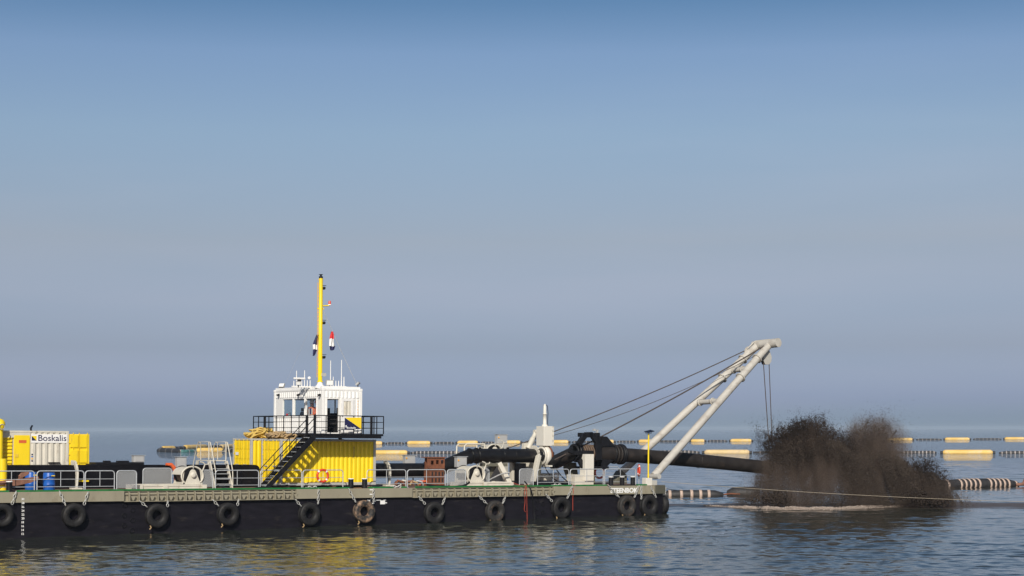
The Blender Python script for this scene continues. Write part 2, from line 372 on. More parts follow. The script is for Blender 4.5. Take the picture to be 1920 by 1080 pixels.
    sets(o, 'rippled blue grey sea reaching to the hazy horizon', None, None, 'structure')
build_sea()

# haze: one closed box of even air round the whole scene
HAZE = True
if HAZE:
    mb = MB().bx((-7050, -200, -1.9), (7050, 13100, 15.6))
    m = bpy.data.materials.new('sea_haze'); m.use_nodes = True; N = m.node_tree.nodes; N.remove(N['Principled BSDF'])
    pv = N.new('ShaderNodeVolumePrincipled'); pv.inputs['Color'].default_value = (.66, .79, .95, 1); pv.inputs['Density'].default_value = .00011; pv.inputs['Anisotropy'].default_value = 0.0
    m.node_tree.links.new(pv.outputs[0], N['Material Output'].inputs['Volume'])
    o = build(mb, 'haze', m, None, I4); sets(o, 'thin pale sea haze lying over the water', None, None, 'stuff')

# ------------------------------------------------------------------ the barge
barge = thing('barge', 'long black flat work barge with tan rubbing band and tyres along its side', 'barge', (0, 0, 0))
WB = 8.9; UL = -7.0; UC = U(1224, 0, 915); BAND = .53
CV = .45; CU = U(1243, CV, 915)
KEEL = -1.95
mb = MB()
outl = [(UL, 0), (UC, 0), (CU, CV), (CU, WB - .9), (UC, WB), (UL, WB)]
def keel(u): return (-.85 - (B @ V3((u, 0, 0))).z)
top = [V3((u, v, -.03)) for u, v in outl]; bot = [V3((u, v, keel(u))) for u, v in outl]
mb.add(top + bot, [tuple(range(6)), tuple(range(6, 12))[::-1]] + [(i, (i + 1) % 6, 6 + (i + 1) % 6, 6 + i) for i in range(6)])
build(mb, 'hull', m_hull, barge, bev=.03)
mb = MB(); mb.prism([(u, v + (.02 if v < 1 else -.02)) for u, v in outl], (0, 0, -.026), (1, 0, 0), (0, 1, 0), (0, 0, .026)); build(mb, 'deck', m_deck, barge)
# plate seams on the side
for k in range(14):
    u = 1.1 + k * 3.05
    if u < UC: build(MB().bx((u, -.006, keel(u) + .1), (u + .03, .0, -.56)), 'plate_seam', m_hull, barge)
segs = [('plate', UL, U(233, -.15)), ('rib', U(233, -.15), U(556, -.15)), ('plate', U(556, -.15), U(773, -.15)), ('rib', U(773, -.15), U(1038, -.15)), ('plate', U(1038, -.15), UC)]
rib_me = None
for kind, a, b in segs:
    if kind == 'plate':
        n = max(1, round((b - a) / 6.5))
        for k in range(n):
            x0 = a + (b - a) * k / n; x1 = a + (b - a) * (k + 1) / n
            build(MB().bx((x0 + .004, -.20, -BAND), (x1 - .004, .01, -.002)), 'rubbing_plate', m_tan, barge, bev=.012)
    else:
        build(MB().bx((a, -.015, -BAND), (b, .01, -.10)), 'rib_back_plate', m_tan, barge)
        build(MB().bx((a, -.235, -BAND - .03), (b, -.015, -BAND)), 'lower_flange', m_tan, barge)
        build(MB().bx((a, -.10, -.20), (b, -.016, -.15)), 'rib_stringer', m_tan, barge)
        build(MB().bx((a, -.05, -.045), (b, .01, -.002)), 'upper_lip', m_tan, barge); build(MB().bx((a, -.012, -.10), (b, .004, -.045)), 'gap_shade_strip', m_trunk, barge)  # black strip painted in for the shade of the openings under the lip
        n = round((b - a) / .525)
        prof = [(-.016, -.06), (-.13, -.06), (-.19, -.085), (-.225, -.14), (-.225, -BAND), (-.016, -BAND)]
        for k in range(n):
            u = a + (k + .5) * (b - a) / n
            if rib_me is None:
                r = build(MB().prism(prof, (0, 0, 0), (0, 1, 0), (0, 0, 1), (.05, 0, 0)), 'rib', m_tan, barge); rib_me = r.data
                br = build(MB().prism([(.09, -.265), (.37, -.265), (.25, -BAND + .03), (.19, -BAND + .03)], (0, -.20, 0), (1, 0, 0), (0, 0, 1), (0, .184, 0)), 'rib_bracket', m_tan, barge); br_me = br.data
            else:
                r = bpy.data.objects.new('rib', rib_me); COL.objects.link(r); r.parent = barge
                br = bpy.data.objects.new('rib_bracket', br_me); COL.objects.link(br); br.parent = barge
            r.location = (u, 0, 0); br.location = (u, 0, 0)
# chamfered corner plate, its shade put into the olive colour
mb = MB(); e = V3((CU - UC, CV, 0)); CL = e.length; e.normalize(); nn = V3((e.y, -e.x, 0))
mb.prism([(0.02, -BAND), (CL - .01, -BAND), (CL - .01, -.002), (.02, -.002)], V3((UC, 0, 0)) - nn * 0, e, (0, 0, 1), nn * .18)
build(mb, 'corner_plate', m_olive, barge, bev=.012)
# green coaming along the edge, broken where bollards stand
for xa, xb in ((-60, 17), (30, 655), (690, 737), (752, 762), (778, 1072), (1079, 1137), (1193, 1212)):
    a, b = U(xa, -.02), U(xb, -.02)
    build(MB().bx((max(UL, a), -.09, 0), (b, -.02, .085)), 'edge_bar', m_green, barge, bev=.008)
for (x, y) in ((234.5, 948), (248.7, 957), (233, 967), (248.7, 976), (233, 985.6), (247.5, 995), (1007, 938), (1018, 945), (1006.7, 952.7), (1018, 961), (1007, 969)):
    p = P(x, y, 0); mb = MB().lathe([(.085, .0), (.085, .015), (.14, .015), (.14, .0)], (p.x, 0, p.z), (0, -1, 0), 18, closed=True)
    build(mb, 'hull_recess', m_trunk, barge)
# lettering and marks
for k, s in enumerate(('30', '28', '26', '24', '22', '20', '18', '16', '14', '12', '10')):
    y = 937.5 + k * 7.25
    p = P(40.3, y, -.006 if k > 1 else -.206)
    if (B @ p).z > .02: text_part(s, 'draught_number', m_print, barge, p - V3((0, 0, .005)), .145, bold=.004, depth=.003)
pa, pb = P(1144.5, 923.6, -.206), P(1196, 922.6, -.206)
text_part('STEENBOK', 'name_lettering', m_print, barge, V3((pa.x, -.206, pa.z - .01)), .40, bold=.016, width=pb.x - pa.x, depth=.003)
def mark(x0, y0, x1, y1, v=-.006, name='painted_mark'):
    a, b = P(x0, y0, v), P(x1, y1, v); build(MB().bx((a.x, v - .003, b.z), (b.x, v + .005, a.z)), name, m_print, barge)
for y in (917.3, 925.8): mark(693.2, y, 700, y + 1.9, -.206)
p = P(697, 940, -.006); build(MB().lathe([(.12, 0), (.12, .005), (.165, .005), (.165, 0)], p, (0, -1, 0), 24, closed=True), 'load_line_ring', m_print, barge)
mark(688.5, 936.4, 692, 938.6); mark(690.5, 938, 694, 940.2); mark(694, 943, 702, 944.6); mark(702.5, 937, 704.2, 941); mark(705.5, 936.6, 714, 938.4); mark(713, 938.4, 722, 945.4); mark(722, 942, 725.5, 943.6); mark(719, 936.8, 724, 938)

# ------------------------------------------------------------------ tyre fenders with their chains
def chain(mb, a, b, link=.19, r=.021):
    a, b = V3(a), V3(b); L = (b - a).length; n = max(2, round(L / (link * .86))); d = (b - a).normalized()
    s1 = d.cross(V3((0, 1, 0))).normalized(); s2 = d.cross(s1)
    for i in range(n):
        c = a + (b - a) * ((i + .5) / n) + V3((0, -.02, 0)); s = s1 if i % 2 else s2
        pts = [c + d * (math.cos(t) * link * .5) + s * (math.sin(t) * link * .33) for t in [2 * math.pi * k / 8 for k in range(8)]]
        mb.tube(pts, r, 5, closed=True)
TY = [(3, 966, 21.8, 'r', 'black tyre fender cut off by the left edge of the photo', [((30, 921), (22, 946))]),
 (138, 966, 22.6, 'r', 'black tyre fender just right of the white draught numbers', [((111, 921), (123, 948)), ((165, 922), (157, 947))]),
 (294, 967, 22.6, 'r', 'black tyre fender under the ribbed band below the left pale winch', [((261, 939), (276, 951)), ((314, 939), (314, 950))]),
 (427, 964, 21.6, 'r', 'black tyre fender below the pale crossover steps', [((398, 937), (410, 949)), ((447, 936), (445, 948))]),
 (579.5, 964, 22.0, 'r', 'black tyre fender below the black staircase, where smooth band begins', [((553, 936), (565, 950)), ((597, 917), (596, 945))]),
 (682, 959, 21.4, 'm', 'tyre fender with tan muddy sidewall below the two bollards', [((653, 916), (667, 942)), ((700, 916), (700, 941))]),
 (814, 961.5, 20.6, 'r', 'black tyre fender below the rusty brown pedestal', [((784, 931), (797, 945)), ((834, 933), (829, 946))]),
 (928, 958.5, 20.0, 'w', 'rust flecked tyre fender below the right pale winch', [((897, 930), (913, 945)), ((947, 932), (942, 944))]),
 (1052, 952, 20.4, 'r', 'black tyre fender just right of the right group of hull recesses', [((1023, 927), (1035, 940)), ((1073, 911), (1063, 935))]),
 (1175, 948.5, 19.8, 'w', 'brown scuffed tyre fender under the white ship name', [((1139, 909), (1161, 933)), ((1198, 910), (1189, 933))]),
 (1216.5, 947.5, 19.8, 'r', 'clean black tyre fender below the yellow lamp pole', [((1202, 911), (1202, 936)), ((1219, 911), (1230, 933))])]
def tyre(cx, cy, r_px, km, label, chains):
    p0 = P(cx, cy, -.22); s = F_PX / (B @ p0).y; Ro = r_px / s; Wd = .42 * random.uniform(.94, 1.06)
    q = P(cx, cy, -.22); c = V3((q.x, -.02 - Wd / 2, q.z))
    t = thing('tyre_fender', label, 'tyre fender', (c.x, c.y, c.z - Ro), 'tyre fenders hanging along the hull')
    ri = Ro * .45; h = Wd / 2
    prof = [(ri, -h * .60), (ri + .03, -h * .78), (Ro * .66, -h * .98), (Ro * .86, -h * .98), (Ro * .96, -h * .80), (Ro, -h * .55), (Ro, -h * .07), (Ro * .975, -h * .05), (Ro * .975, h * .05), (Ro, h * .07), (Ro, h * .55), (Ro * .96, h * .80), (Ro * .86, h * .98), (Ro * .66, h * .98), (ri + .03, h * .78), (ri, h * .60), (ri * .93, h * .45), (ri * .93, -h * .45)]
    ax = V3((random.uniform(-.06, .06), -1, random.uniform(-.05, .05)))
    build(MB().lathe(prof, c, ax, 40, closed=True), 'tyre', {'r': m_rub, 'm': m_rubm, 'w': m_rubw}[km], t)
    for a, b in chains:
        mb = MB(); pa = P(*a, -.24); pb = P(*b, -.30); chain(mb, pa, pb); build(mb, 'chain', m_chain, t)
    # rope stopper under the tyre
    if km == 'w' or random.random() < .5:
        mb = MB(); o_ = c + V3((-Ro * .62, -h * .4, -Ro * .80)); mb.tube([o_, o_ + V3((.05, -.02, -.10)), o_ + V3((-.02, .02, -.2))], .035, 6); build(mb, 'shackle', m_rope2, t)
for a in TY: tyre(*a)
# the one on the corner chamfer, seen edge on
q = V3((UC + .62, .30, 0)); c = P(1242.5, 946.5, .80); Ro = .60; nn3 = V3((.97, -.22, 0)).normalized()
t = thing('tyre_fender', 'black tyre fender seen edge on at the barge corner', 'tyre fender', (c.x, c.y, c.z - Ro), 'tyre fenders hanging along the hull')
build(MB().lathe([(.28, -.13), (.42, -.2), (.55, -.19), (.6, -.1), (.6, .1), (.55, .19), (.42, .2), (.28, .13)], c, nn3, 40, closed=True), 'tyre', m_rub, t)
mb = MB(); chain(mb, c + V3((.12, -.1, 1.12)), c + V3((.06, -.1, .62))); build(mb, 'chain', m_chain, t)

# ------------------------------------------------------------------ deck railings: each panel lifts out by itself
RV = .7
def railing(xa, xb, label, mesh=None, v=RV, h=1.02, group='silver railing panels along the deck edge', w0=0.0):
    a, b = U(xa, v), U(xb, v); t = thing('railing_panel', label, 'railing', ((a + b) / 2, v, w0), group); r = .028; c = .16
    pts = [(a, v, w0)] + [(a + c - c * math.cos(k), v, w0 + h - c + c * math.sin(k)) for k in np.linspace(0, math.pi / 2, 5)] + [(b - c + c * math.sin(k), v, w0 + h - c + c * math.cos(k)) for k in np.linspace(0, math.pi / 2, 5)] + [(b, v, w0)]
    build(MB().tube(pts, r, 8), 'frame', m_galv, t)
    if mesh:
        build(MB().bx((a + .02, v - .004, w0 + .12), (b - .02, v + .004, w0 + h - .02)), 'mesh_infill', mesh, t)
    else:
        for hh in (.22, .60): build(MB().cyl((a, v, w0 + hh), (b, v, w0 + hh), .018, n=6), 'rail', m_galv, t)
        n = max(1, round((b - a) / 1.6)); 
        for k in range(1, n + (1 if n == 1 else 0)):
            u = a + (b - a) * (k / n if n > 1 else .5); build(MB().cyl((u, v, w0 + .22), (u, v, w0 + h), .018, n=6), 'post', m_galv, t)
    for u in (a, b): build(MB().bx((u - .06, v - .06, w0), (u + .06, v + .06, w0 + .02)), 'foot', m_galv, t)
for xa, xb, lab in ((-22, 64.5, 'silver railing panel in front of the rusty anchor'), (69.5, 157.5, 'silver railing panel in front of the standing blue barrel'), (160, 214.5, 'short silver railing panel left of the narrow mesh panel'),
    (404, 485, 'silver railing panel at the foot of the pale crossover steps'), (488, 565.5, 'silver railing panel in front of the black staircase foot'), (568, 643, 'silver railing panel carrying the orange lifebuoy'),
    (688, 761, 'silver railing panel right of the yellow container corner'), (763.8, 835, 'silver railing panel in front of the rusty pedestal'), (1008, 1066.5, 'silver railing panel under the hanging black hoses'),
    (1069, 1131, 'silver railing panel in front of the white swivel pillar'), (1134, 1192, 'silver railing panel behind the three bollards')):
    railing(xa, xb, lab)
railing(219, 256, 'narrow mesh railing panel before the black trunk', m_mesh); railing(268, 321.5, 'wide mesh railing panel behind the skid, left of winch', m_mesh, 3.2, P(295, 878, 3.2).z)
railing(377, 399, 'mesh railing panel between left winch and crossover steps', m_mesh, 1.4); railing(838.5, 873, 'mesh railing panel left of the right pale winch', m_mesh)
railing(890, 917, 'mesh railing panel behind the right pale winch', m_mesh, 2.0); railing(974, 1000, 'mesh railing panel behind the leaning white saddle leg', m_mesh, 1.6)
# far side railing seen under the swivel
for xa, xb, lab in ((1002, 1064, 'far side railing panel under the swivel, behind hanging hoses'), (1100, 1160, 'far side railing panel behind the lifebuoy and white pillar')):
    railing(xa, xb, lab, v=8.3, group='railing panels on the far side')

# ------------------------------------------------------------------ bollards
def bollard(xs, yt, lab, r=.15, base=True, v=.22):
    us = [U(x, v) for x in xs]; h = P(xs[0], yt, v).z
    t = thing('bollard', lab, 'bollard', (sum(us) / len(us), v, 0), 'black mooring bollards with white tops')
    for u in us:
        p = build(MB().cyl((u, v, 0), (u, v, h - .05), r, n=20), 'post', m_black, t)
        build(MB().lathe([(r, h - .05), (r * 1.12, h - .045), (r * 1.12, h - .01), (r * .9, h)], (u, v, 0), n=20), 'cap', m_white, t)
    if base: build(MB().bx((us[0] - .3, v - .24, .002), (us[-1] + .3, v + .2, .05)), 'base_plate', m_black, t, bev=.01)
bollard([17.5], 902, 'single black bollard in front of the rusty anchor'); bollard([658, 683.5], 897, 'twin black bollards in front of the yellow container', .15, False); bollard([1145.5, 1166.5, 1186.5], 893.5, 'row of three black bollards above the white ship name', .145)

# ------------------------------------------------------------------ containers
def container(name, lab, u0, v0, w0, L=6.06, Wd=2.44, H=2.59, group=None, m_side=m_yel, m_frame=m_grey, doors=True):
    t = thing(name, lab, 'container', (u0 + L / 2, v0 + Wd / 2, w0), group); p = .14
    for u in (u0, u0 + L - p):
        for v in (v0, v0 + Wd - p): build(MB().bx((u, v, w0), (u + p, v + p, w0 + H)), 'corner_post', m_frame, t, bev=.01)
    mb = MB()
    for z, hh in ((w0, .16), (w0 + H - .11, .11)):
        for v in (v0 + .012, v0 + Wd - p + .02): mb.bx((u0 + p, v, z), (u0 + L - p, v + p - .032, z + hh))
        for u in (u0 + .012, u0 + L - p + .02): mb.bx((u, v0 + p, z), (u + p - .032, v0 + Wd - p, z + hh))
    build(mb, 'rail', m_frame, t, bev=.01)
    mb = MB()
    for u in (u0 - .008, u0 + L - .17):
        for v in (v0 - .008, v0 + Wd - .155):
            for z in (w0 - .004, w0 + H - .112): mb.bx((u, v, z), (u + .178, v + .163, z + .118))
    build(mb, 'corner_casting', m_frame, t, bev=.012)
    b = .16; hh = H - b - .11
    build(MB().corr((u0 + p, v0 + .065, w0 + b), (1, 0, 0), (0, 0, 1), (0, -1, 0), L - 2 * p, hh, .28, .045), 'side_panel', m_side, t)
    build(MB().corr((u0 + p, v0 + Wd - .065, w0 + b), (1, 0, 0), (0, 0, 1), (0, 1, 0), L - 2 * p, hh, .28, .045), 'side_panel', m_side, t)
    build(MB().corr((u0 + L - .065, v0 + p, w0 + b), (0, 1, 0), (0, 0, 1), (1, 0, 0), Wd - 2 * p, hh, .25, .045), 'end_panel', m_side, t)
    build(MB().corr((u0 + .1, v0 + .1, w0 + H - .03), (1, 0, 0), (0, 1, 0), (0, 0, 1), L - .2, Wd - .2, .21, .02), 'roof_panel', m_side, t)
    if doors:
        dw = (Wd - 2 * p) / 2
        for k in (0, 1):
            v = v0 + p + k * dw; mb = MB(); mb.bx((u0 + .035, v + .01, w0 + b + .02), (u0 + .075, v + dw - .01, w0 + H - .13))
            for f in (.0, .26, .52, .76):
                z = w0 + b + .06 + f * hh; mb.bx((u0 + .015, v + .06, z), (u0 + .036, v + dw - .06, z + hh * .19))
            d = build(mb, 'door_leaf', m_side, t, bev=.008)
            for f in (.3, .72):
                build(MB().cyl((u0 - .01, v + dw * f, w0 + b - .05), (u0 - .01, v + dw * f, w0 + H - .06), .02, n=8), 'lock_rod', m_side, d)
            build(MB().bx((u0 - .035, v + dw * .3, w0 + 1.05), (u0 - .005, v + dw * .72, w0 + 1.1)), 'handle', m_grey, d)
            for f in (.12, .4, .68, .93): build(MB().bx((u0 + .005, v0 + p - .06 if k == 0 else v0 + Wd - p - .02, w0 + b + f * (hh - .1)), (u0 + .055, v0 + p + .02 if k == 0 else v0 + Wd - p + .06, w0 + b + f * (hh - .1) + .07)), 'hinge', m_side, d)
    return t
BU0, BV, BW = 16.06, 1.6, .14
cb = container('yellow_container', 'yellow corrugated container under the white wheelhouse', BU0, BV, BW, group='yellow containers on the barge')
build(MB().bx((BU0 + 4.62, BV + .005, BW + 1.5), (BU0 + 4.64, BV + .02, BW + 2.2)), 'printed_number', m_navy2, cb)
for f in (.3, 3.2, 5.5): build(MB().bx((BU0 + f, BV + .1, 0), (BU0 + f + .35, BV + 2.3, BW - .006)), 'timber_block', m_deck, cb)
AU = U(473, 5.6, 850); aw = P(473, 822, 5.6).z - 2.59
ca = container('yellow_container', 'yellow container under the yellow rope pile, behind the pale crossover steps', AU - .1, 5.6, aw, group='yellow containers on the barge')
for f in (.2, 5.4): build(MB().bx((AU + f, 5.7, 0), (AU + f + .4, 7.9, aw - .006)), 'timber_block', m_deck, ca)
a_ = P(441, 857, 5.5); build(MB().bx((AU - .125, 7.2, a_.z + .1), (AU - .118, 7.6, a_.z + .27)), 'paper_label', m_print, ca)

# white power unit container on the left
GV = 5.4; GR = U(129, GV, 850); GL = GR - 6.06; gt = P(129, 808.3, GV).z; gb = gt - 2.75
g = thing('power_unit', 'pale container with yellow louvres and door, company board on its side', 'container', ((GL + GR) / 2, GV + 1.2, gb))
def gx(x): return U(x, GV, 840)
def gz(y): return P(80, y, GV).z
mb = MB()
for u in (GL, GR - .16):
    for v in (GV, GV + 2.28): mb.bx((u, v, gb), (u + .16, v + .16, gt))
for z, hh in ((gb, .2), (gt - .1, .1)):
    for v in (GV + .004, GV + 2.30): mb.bx((GL + .16, v, z), (GR - .16, v + .13, z + hh))
build(mb, 'frame', m_cream, g, bev=.012)
build(MB().bx((GL + .16, GV + .02, gt - .37), (gx(57) , GV + .12, gt - .1)), 'header_panel', m_cream, g)
build(MB().bx((GL + .05, GV + .13, gb + .02), (GR - .05, GV + 2.42, gt - .02)), 'body_panel', m_cream, g)
xp = gx(57); build(MB().corr((xp, GV + .06, gb + .2), (1, 0, 0), (0, 0, 1), (0, -1, 0), GR - .16 - xp, gt - .1 - gb - .2, .345, .05), 'side_panel', m_cream, g)
xa, xb = gx(26.2), gx(56.2); dd_ = build(MB().bx((xa, GV + .015, gb + .22), (xb, GV + .09, gz(816.2))), 'door', m_yel, g, bev=.015)
pz = P(31, 854, GV); build(MB().bx((pz.x - .08, GV - .006, pz.z - .10), (pz.x + .1, GV + .012, pz.z + .08)), 'handle', m_yel2, dd_, bev=.02)
build(MB().bx((xa + .26, GV + .002, gz(830.8)), (xa + .66, GV + .012, gz(825.4))), 'warning_plate', m_orp, dd_)
la, lb = gx(-55), gx(24); lf = build(MB().bx((la, GV + .09, gb + .2), (lb, GV + .12, gz(813.5))), 'louvre_frame', m_yel, g)
for k in range(12):
    z = gb + .28 + k * (gz(814.5) - gb - .3) / 12; mb = MB(); mb.prism([(.0, 0), (-.075, -.02), (-.075, .02), (0, .135)], (la + .05, GV + .09, z), (0, 1, 0), (0, 0, 1), (lb - la - .1, 0, 0)); build(mb, 'louvre', m_yel, lf)
xa, xb = gx(58), gx(125.5); za, zb = gz(830.2), gz(814.2)
bd = build(MB().bx((xa, GV - .012, za), (xb, GV + .004, zb)), 'sign_board', m_white, g)
ea, eb = gx(59.2), gx(68.2); z0, z1 = gz(826.2), gz(817.6)
build(MB().prism([(ea, z0), (eb, z0), (ea, z1)], (0, GV - .017, 0), (1, 0, 0), (0, 0, 1), (0, .004, 0)), 'emblem_navy', m_navy2, bd)
build(MB().prism([(eb, z0), (eb, z1), (ea, z1)], (0, GV - .017, 0), (1, 0, 0), (0, 0, 1), (0, .004, 0)), 'emblem_yellow', m_yel, bd)
ta, tb = gx(71.5), gx(124); text_part('Boskalis', 'sign_lettering', m_navy2, bd, V3((ta, GV - .016, gz(826.6))), .46, width=tb - ta, depth=.003, bold=.004)
for k, y in enumerate((851, 855, 859, 863)): build(MB().bx((gx(59), GV - .003, gz(y + 2.2)), (gx(62), GV + .006, gz(y))), 'sticker', (m_navy2, m_blue, m_amber, m_navy2)[k], g)
pp = P(100, 867, GV); build(MB().bx((gx(91), GV - .10, gz(869)), (gx(112), GV + .05, gz(866.5))), 'exhaust_shelf', m_black, g)
# its door leaf swung open to the right
dl = U(168, GV, 850); mb = MB(); du0, du1 = GR + .02, dl; dz0, dz1 = gb + .1, P(150, 814, GV).z
mb.bx((du0, GV + .06, dz0), (du1, GV + .10, dz1))
for f in (.02, .36, .69):
    for a, b in ((.06, .44), (.53, .86)): mb.bx((du0 + (du1 - du0) * a, GV + .0, dz0 + (dz1 - dz0) * f + .05), (du0 + (du1 - du0) * b, GV + .061, dz0 + (dz1 - dz0) * (f + .29)))
leaf = build(mb, 'end_door_leaf', m_yel, g, bev=.01, label='yellow door leaf swung open at the right end')
for f in (.49, .89, .2): build(MB().cyl((du0 + (du1 - du0) * f, GV + .02, dz0), (du0 + (du1 - du0) * f, GV + .02, dz1 + .07), .022, n=8), 'lock_rod', m_yel, leaf)
for z in (.3, .55, .8): build(MB().bx((GR - .04, GV + .0, dz0 + (dz1 - dz0) * z), (GR + .1, GV + .05, dz0 + (dz1 - dz0) * z + .06)), 'hinge', m_yel, leaf)
pq = P(58, 803, GV + .5); mb = MB().cyl((pq.x, GV + .5, gt), (pq.x, GV + .5, gt + .12), .05, n=8); mb.box((pq.x, GV + .42, gt + .2), (.06, .14, .2), Matrix.Rotation(.5, 3, 'Y'))
solo(mb, 'roof_floodlight', m_black, 'small dark floodlight on the roof of the pale power unit', 'floodlight')
# ------------------------------------------------------------------ black steel trunk along the middle of the deck
TV = 4.2; tz = P(150, 872, TV).z
def PU(x, y, u):
    o = BI @ Vector((0, 0, CAM_H)); d = BI.to_3x3() @ ray(x, y); return o + d * ((u - o.x) / d.x)
def trunk(xa, xb, lab, hatch=None, rounded=True):
    a = UL + .3 if xa < 0 else U(xa, TV); b = U(xb, TV)
    t = thing('deck_coaming', lab, 'deck trunk', ((a + b) / 2, TV + .6, 0), 'black steel trunks along the deck'); c = .28
    poly = [(a, 0), (b, 0)] + [(b - c + c * math.cos(k), tz - c + c * math.sin(k)) for k in np.linspace(0, math.pi / 2, 6)] + [(a, tz)]
    build(MB().prism(poly, (0, TV, 0), (1, 0, 0), (0, 0, 1), (0, 1.15, 0)), 'casing', m_trunk, t, bev=.02)
    n = max(1, int((b - a) / 1.9))
    for k in range(n):
        u = a + (k + .5) * (b - a) / n; build(MB().bx((u - .03, TV - .07, .02), (u + .03, TV - .001, tz - .3)), 'stiffener', m_trunk, t)
    build(MB().bx((a + .02, TV - .05, tz - .28), (b - .3, TV - .001, tz - .22)), 'stiffener', m_trunk, t)
    if hatch:
        ha, hb, y = hatch; u0, u1 = U(ha, TV), U(hb, TV); hz = P(220, y, TV).z
        h = build(MB().bx((u0, TV + .06, tz + .002), (u1, TV + 1.05, hz)), 'hatch', m_black, t, bev=.02)
        for f in (.2, .47, .58): build(MB().bx((u0 + (u1 - u0) * f, TV + .2, hz), (u0 + (u1 - u0) * f + .35, TV + .5, hz + .09)), 'hatch_lid', m_black, h, bev=.02)
        build(MB().bx((u0 - .25, TV + .1, tz), (u0 + .1, TV + .9, tz + .06)), 'hatch_step', m_black, h)
    return t
trunk(-10, 322, 'long black steel trunk with a hatch, left of the pale winch', (180, 271, 867)); trunk(351, 487, 'short black steel trunk behind the pale crossover steps')

def strap_post(x, lab, v=3.95, yt=870, yb=913, curve=.35):
    u = U(x, v); w = P(x, yt, v + .3).z; g_ = lambda dx, vv: U(x + dx, vv)
    path = [(g_(2, v - .75), v - .75, .02), (g_(3, v - .45), v - .45, .35), (g_(3.5, v - .22), v - .22, .75), (g_(3, v - .14), v - .14, w - .3), (g_(1, v - .02), v - .02, w - .06), (g_(-1, v + .3), v + .3, w + .05), (g_(-7, v + .8), v + .8, w + .06)]
    t = thing('saddle_strap', lab, 'pipe strap', (u, v - .5, 0), 'pale straps over the black trunk and pipe')
    mb = MB()
    for a, b in zip(path[:-1], path[1:]): mb.beam(a, b, .26, .10, up=(1, 0, 0))
    build(mb, 'strap', m_cream, t, bev=.01)
    build(MB().bx((g_(2, v - .75) - .3, v - .95, .002), (g_(2, v - .75) + .28, v - .55, .09)), 'foot_plate', m_cream, t, bev=.01)
strap_post(141, 'pale curved strap over the black trunk beside the blue barrel'); strap_post(727, 'pale curved strap over the black pipe right of the yellow container', 4.15)

# ------------------------------------------------------------------ control cabinets
def cabinet(x0, x1, y0, y1, v, lab, w0=0.0, lens=False, depth=.35):
    a, b = P(x0, y1, v), P(x1, y0, v); t = thing('control_cabinet', lab, 'cabinet', ((a.x + b.x) / 2, v + .2, w0), 'grey control cabinets')
    build(MB().bx((a.x, v, a.z), (b.x, v + depth, b.z)), 'box', m_cab, t, bev=.015)
    build(MB().bx((a.x + .1, v - .02, a.z + .04), (b.x - .06, v - .001, b.z - .04)), 'door', m_cab, t, bev=.006)
    build(MB().bx((a.x - .05, v - .05, b.z - .002), (b.x + .05, v + depth + .04, b.z + .025)), 'rain_lid', m_galv, t)
    if a.z - w0 > .05:
        mb = MB()
        for u in (a.x + .08, b.x - .08): mb.bx((u - .03, v + .1, w0), (u + .03, v + .16, a.z))
        build(mb, 'stand', m_cab, t)
    if lens: build(MB().cyl((a.x + .06, v - .06, (a.z + b.z) / 2 + .1), (a.x + .06, v - .02, (a.z + b.z) / 2 + .1), .05, n=10), 'lamp', m_amber, t)
cabinet(251, 271, 854, 866.5, 4.5, 'grey cabinet standing on the black trunk hatch', tz)
cabinet(332.5, 350, 857, 876, 3.6, 'grey cabinet behind the left pale winch'); cabinet(760, 779, 854, 870, 5.6, 'grey cabinet beyond the black pipe, left of rusty pedestal', 0, True)
cabinet(857.5, 875.5, 856.5, 876, 2.9, 'grey cabinet left of the right pale winch', 0, True); cabinet(933, 951.5, 815, 831.5, 7.2, 'grey cabinet rising above the horizontal black pipe', 0, True)
mb = MB(); u = U(322, 3.95); mb.tube([(u - .35, 3.95, tz + .04), (u - .05, 3.95, tz + .03), (u + .12, 3.95, tz - .15), (u + .22, 3.95, tz - .45), (u + .22, 3.95, .0)], [.08, .10, .12, .11, .09], 10)
solo(mb, 'orange_stand_pipe', m_orp, 'orange bent pipe between black trunk end and left winch', 'pipe')

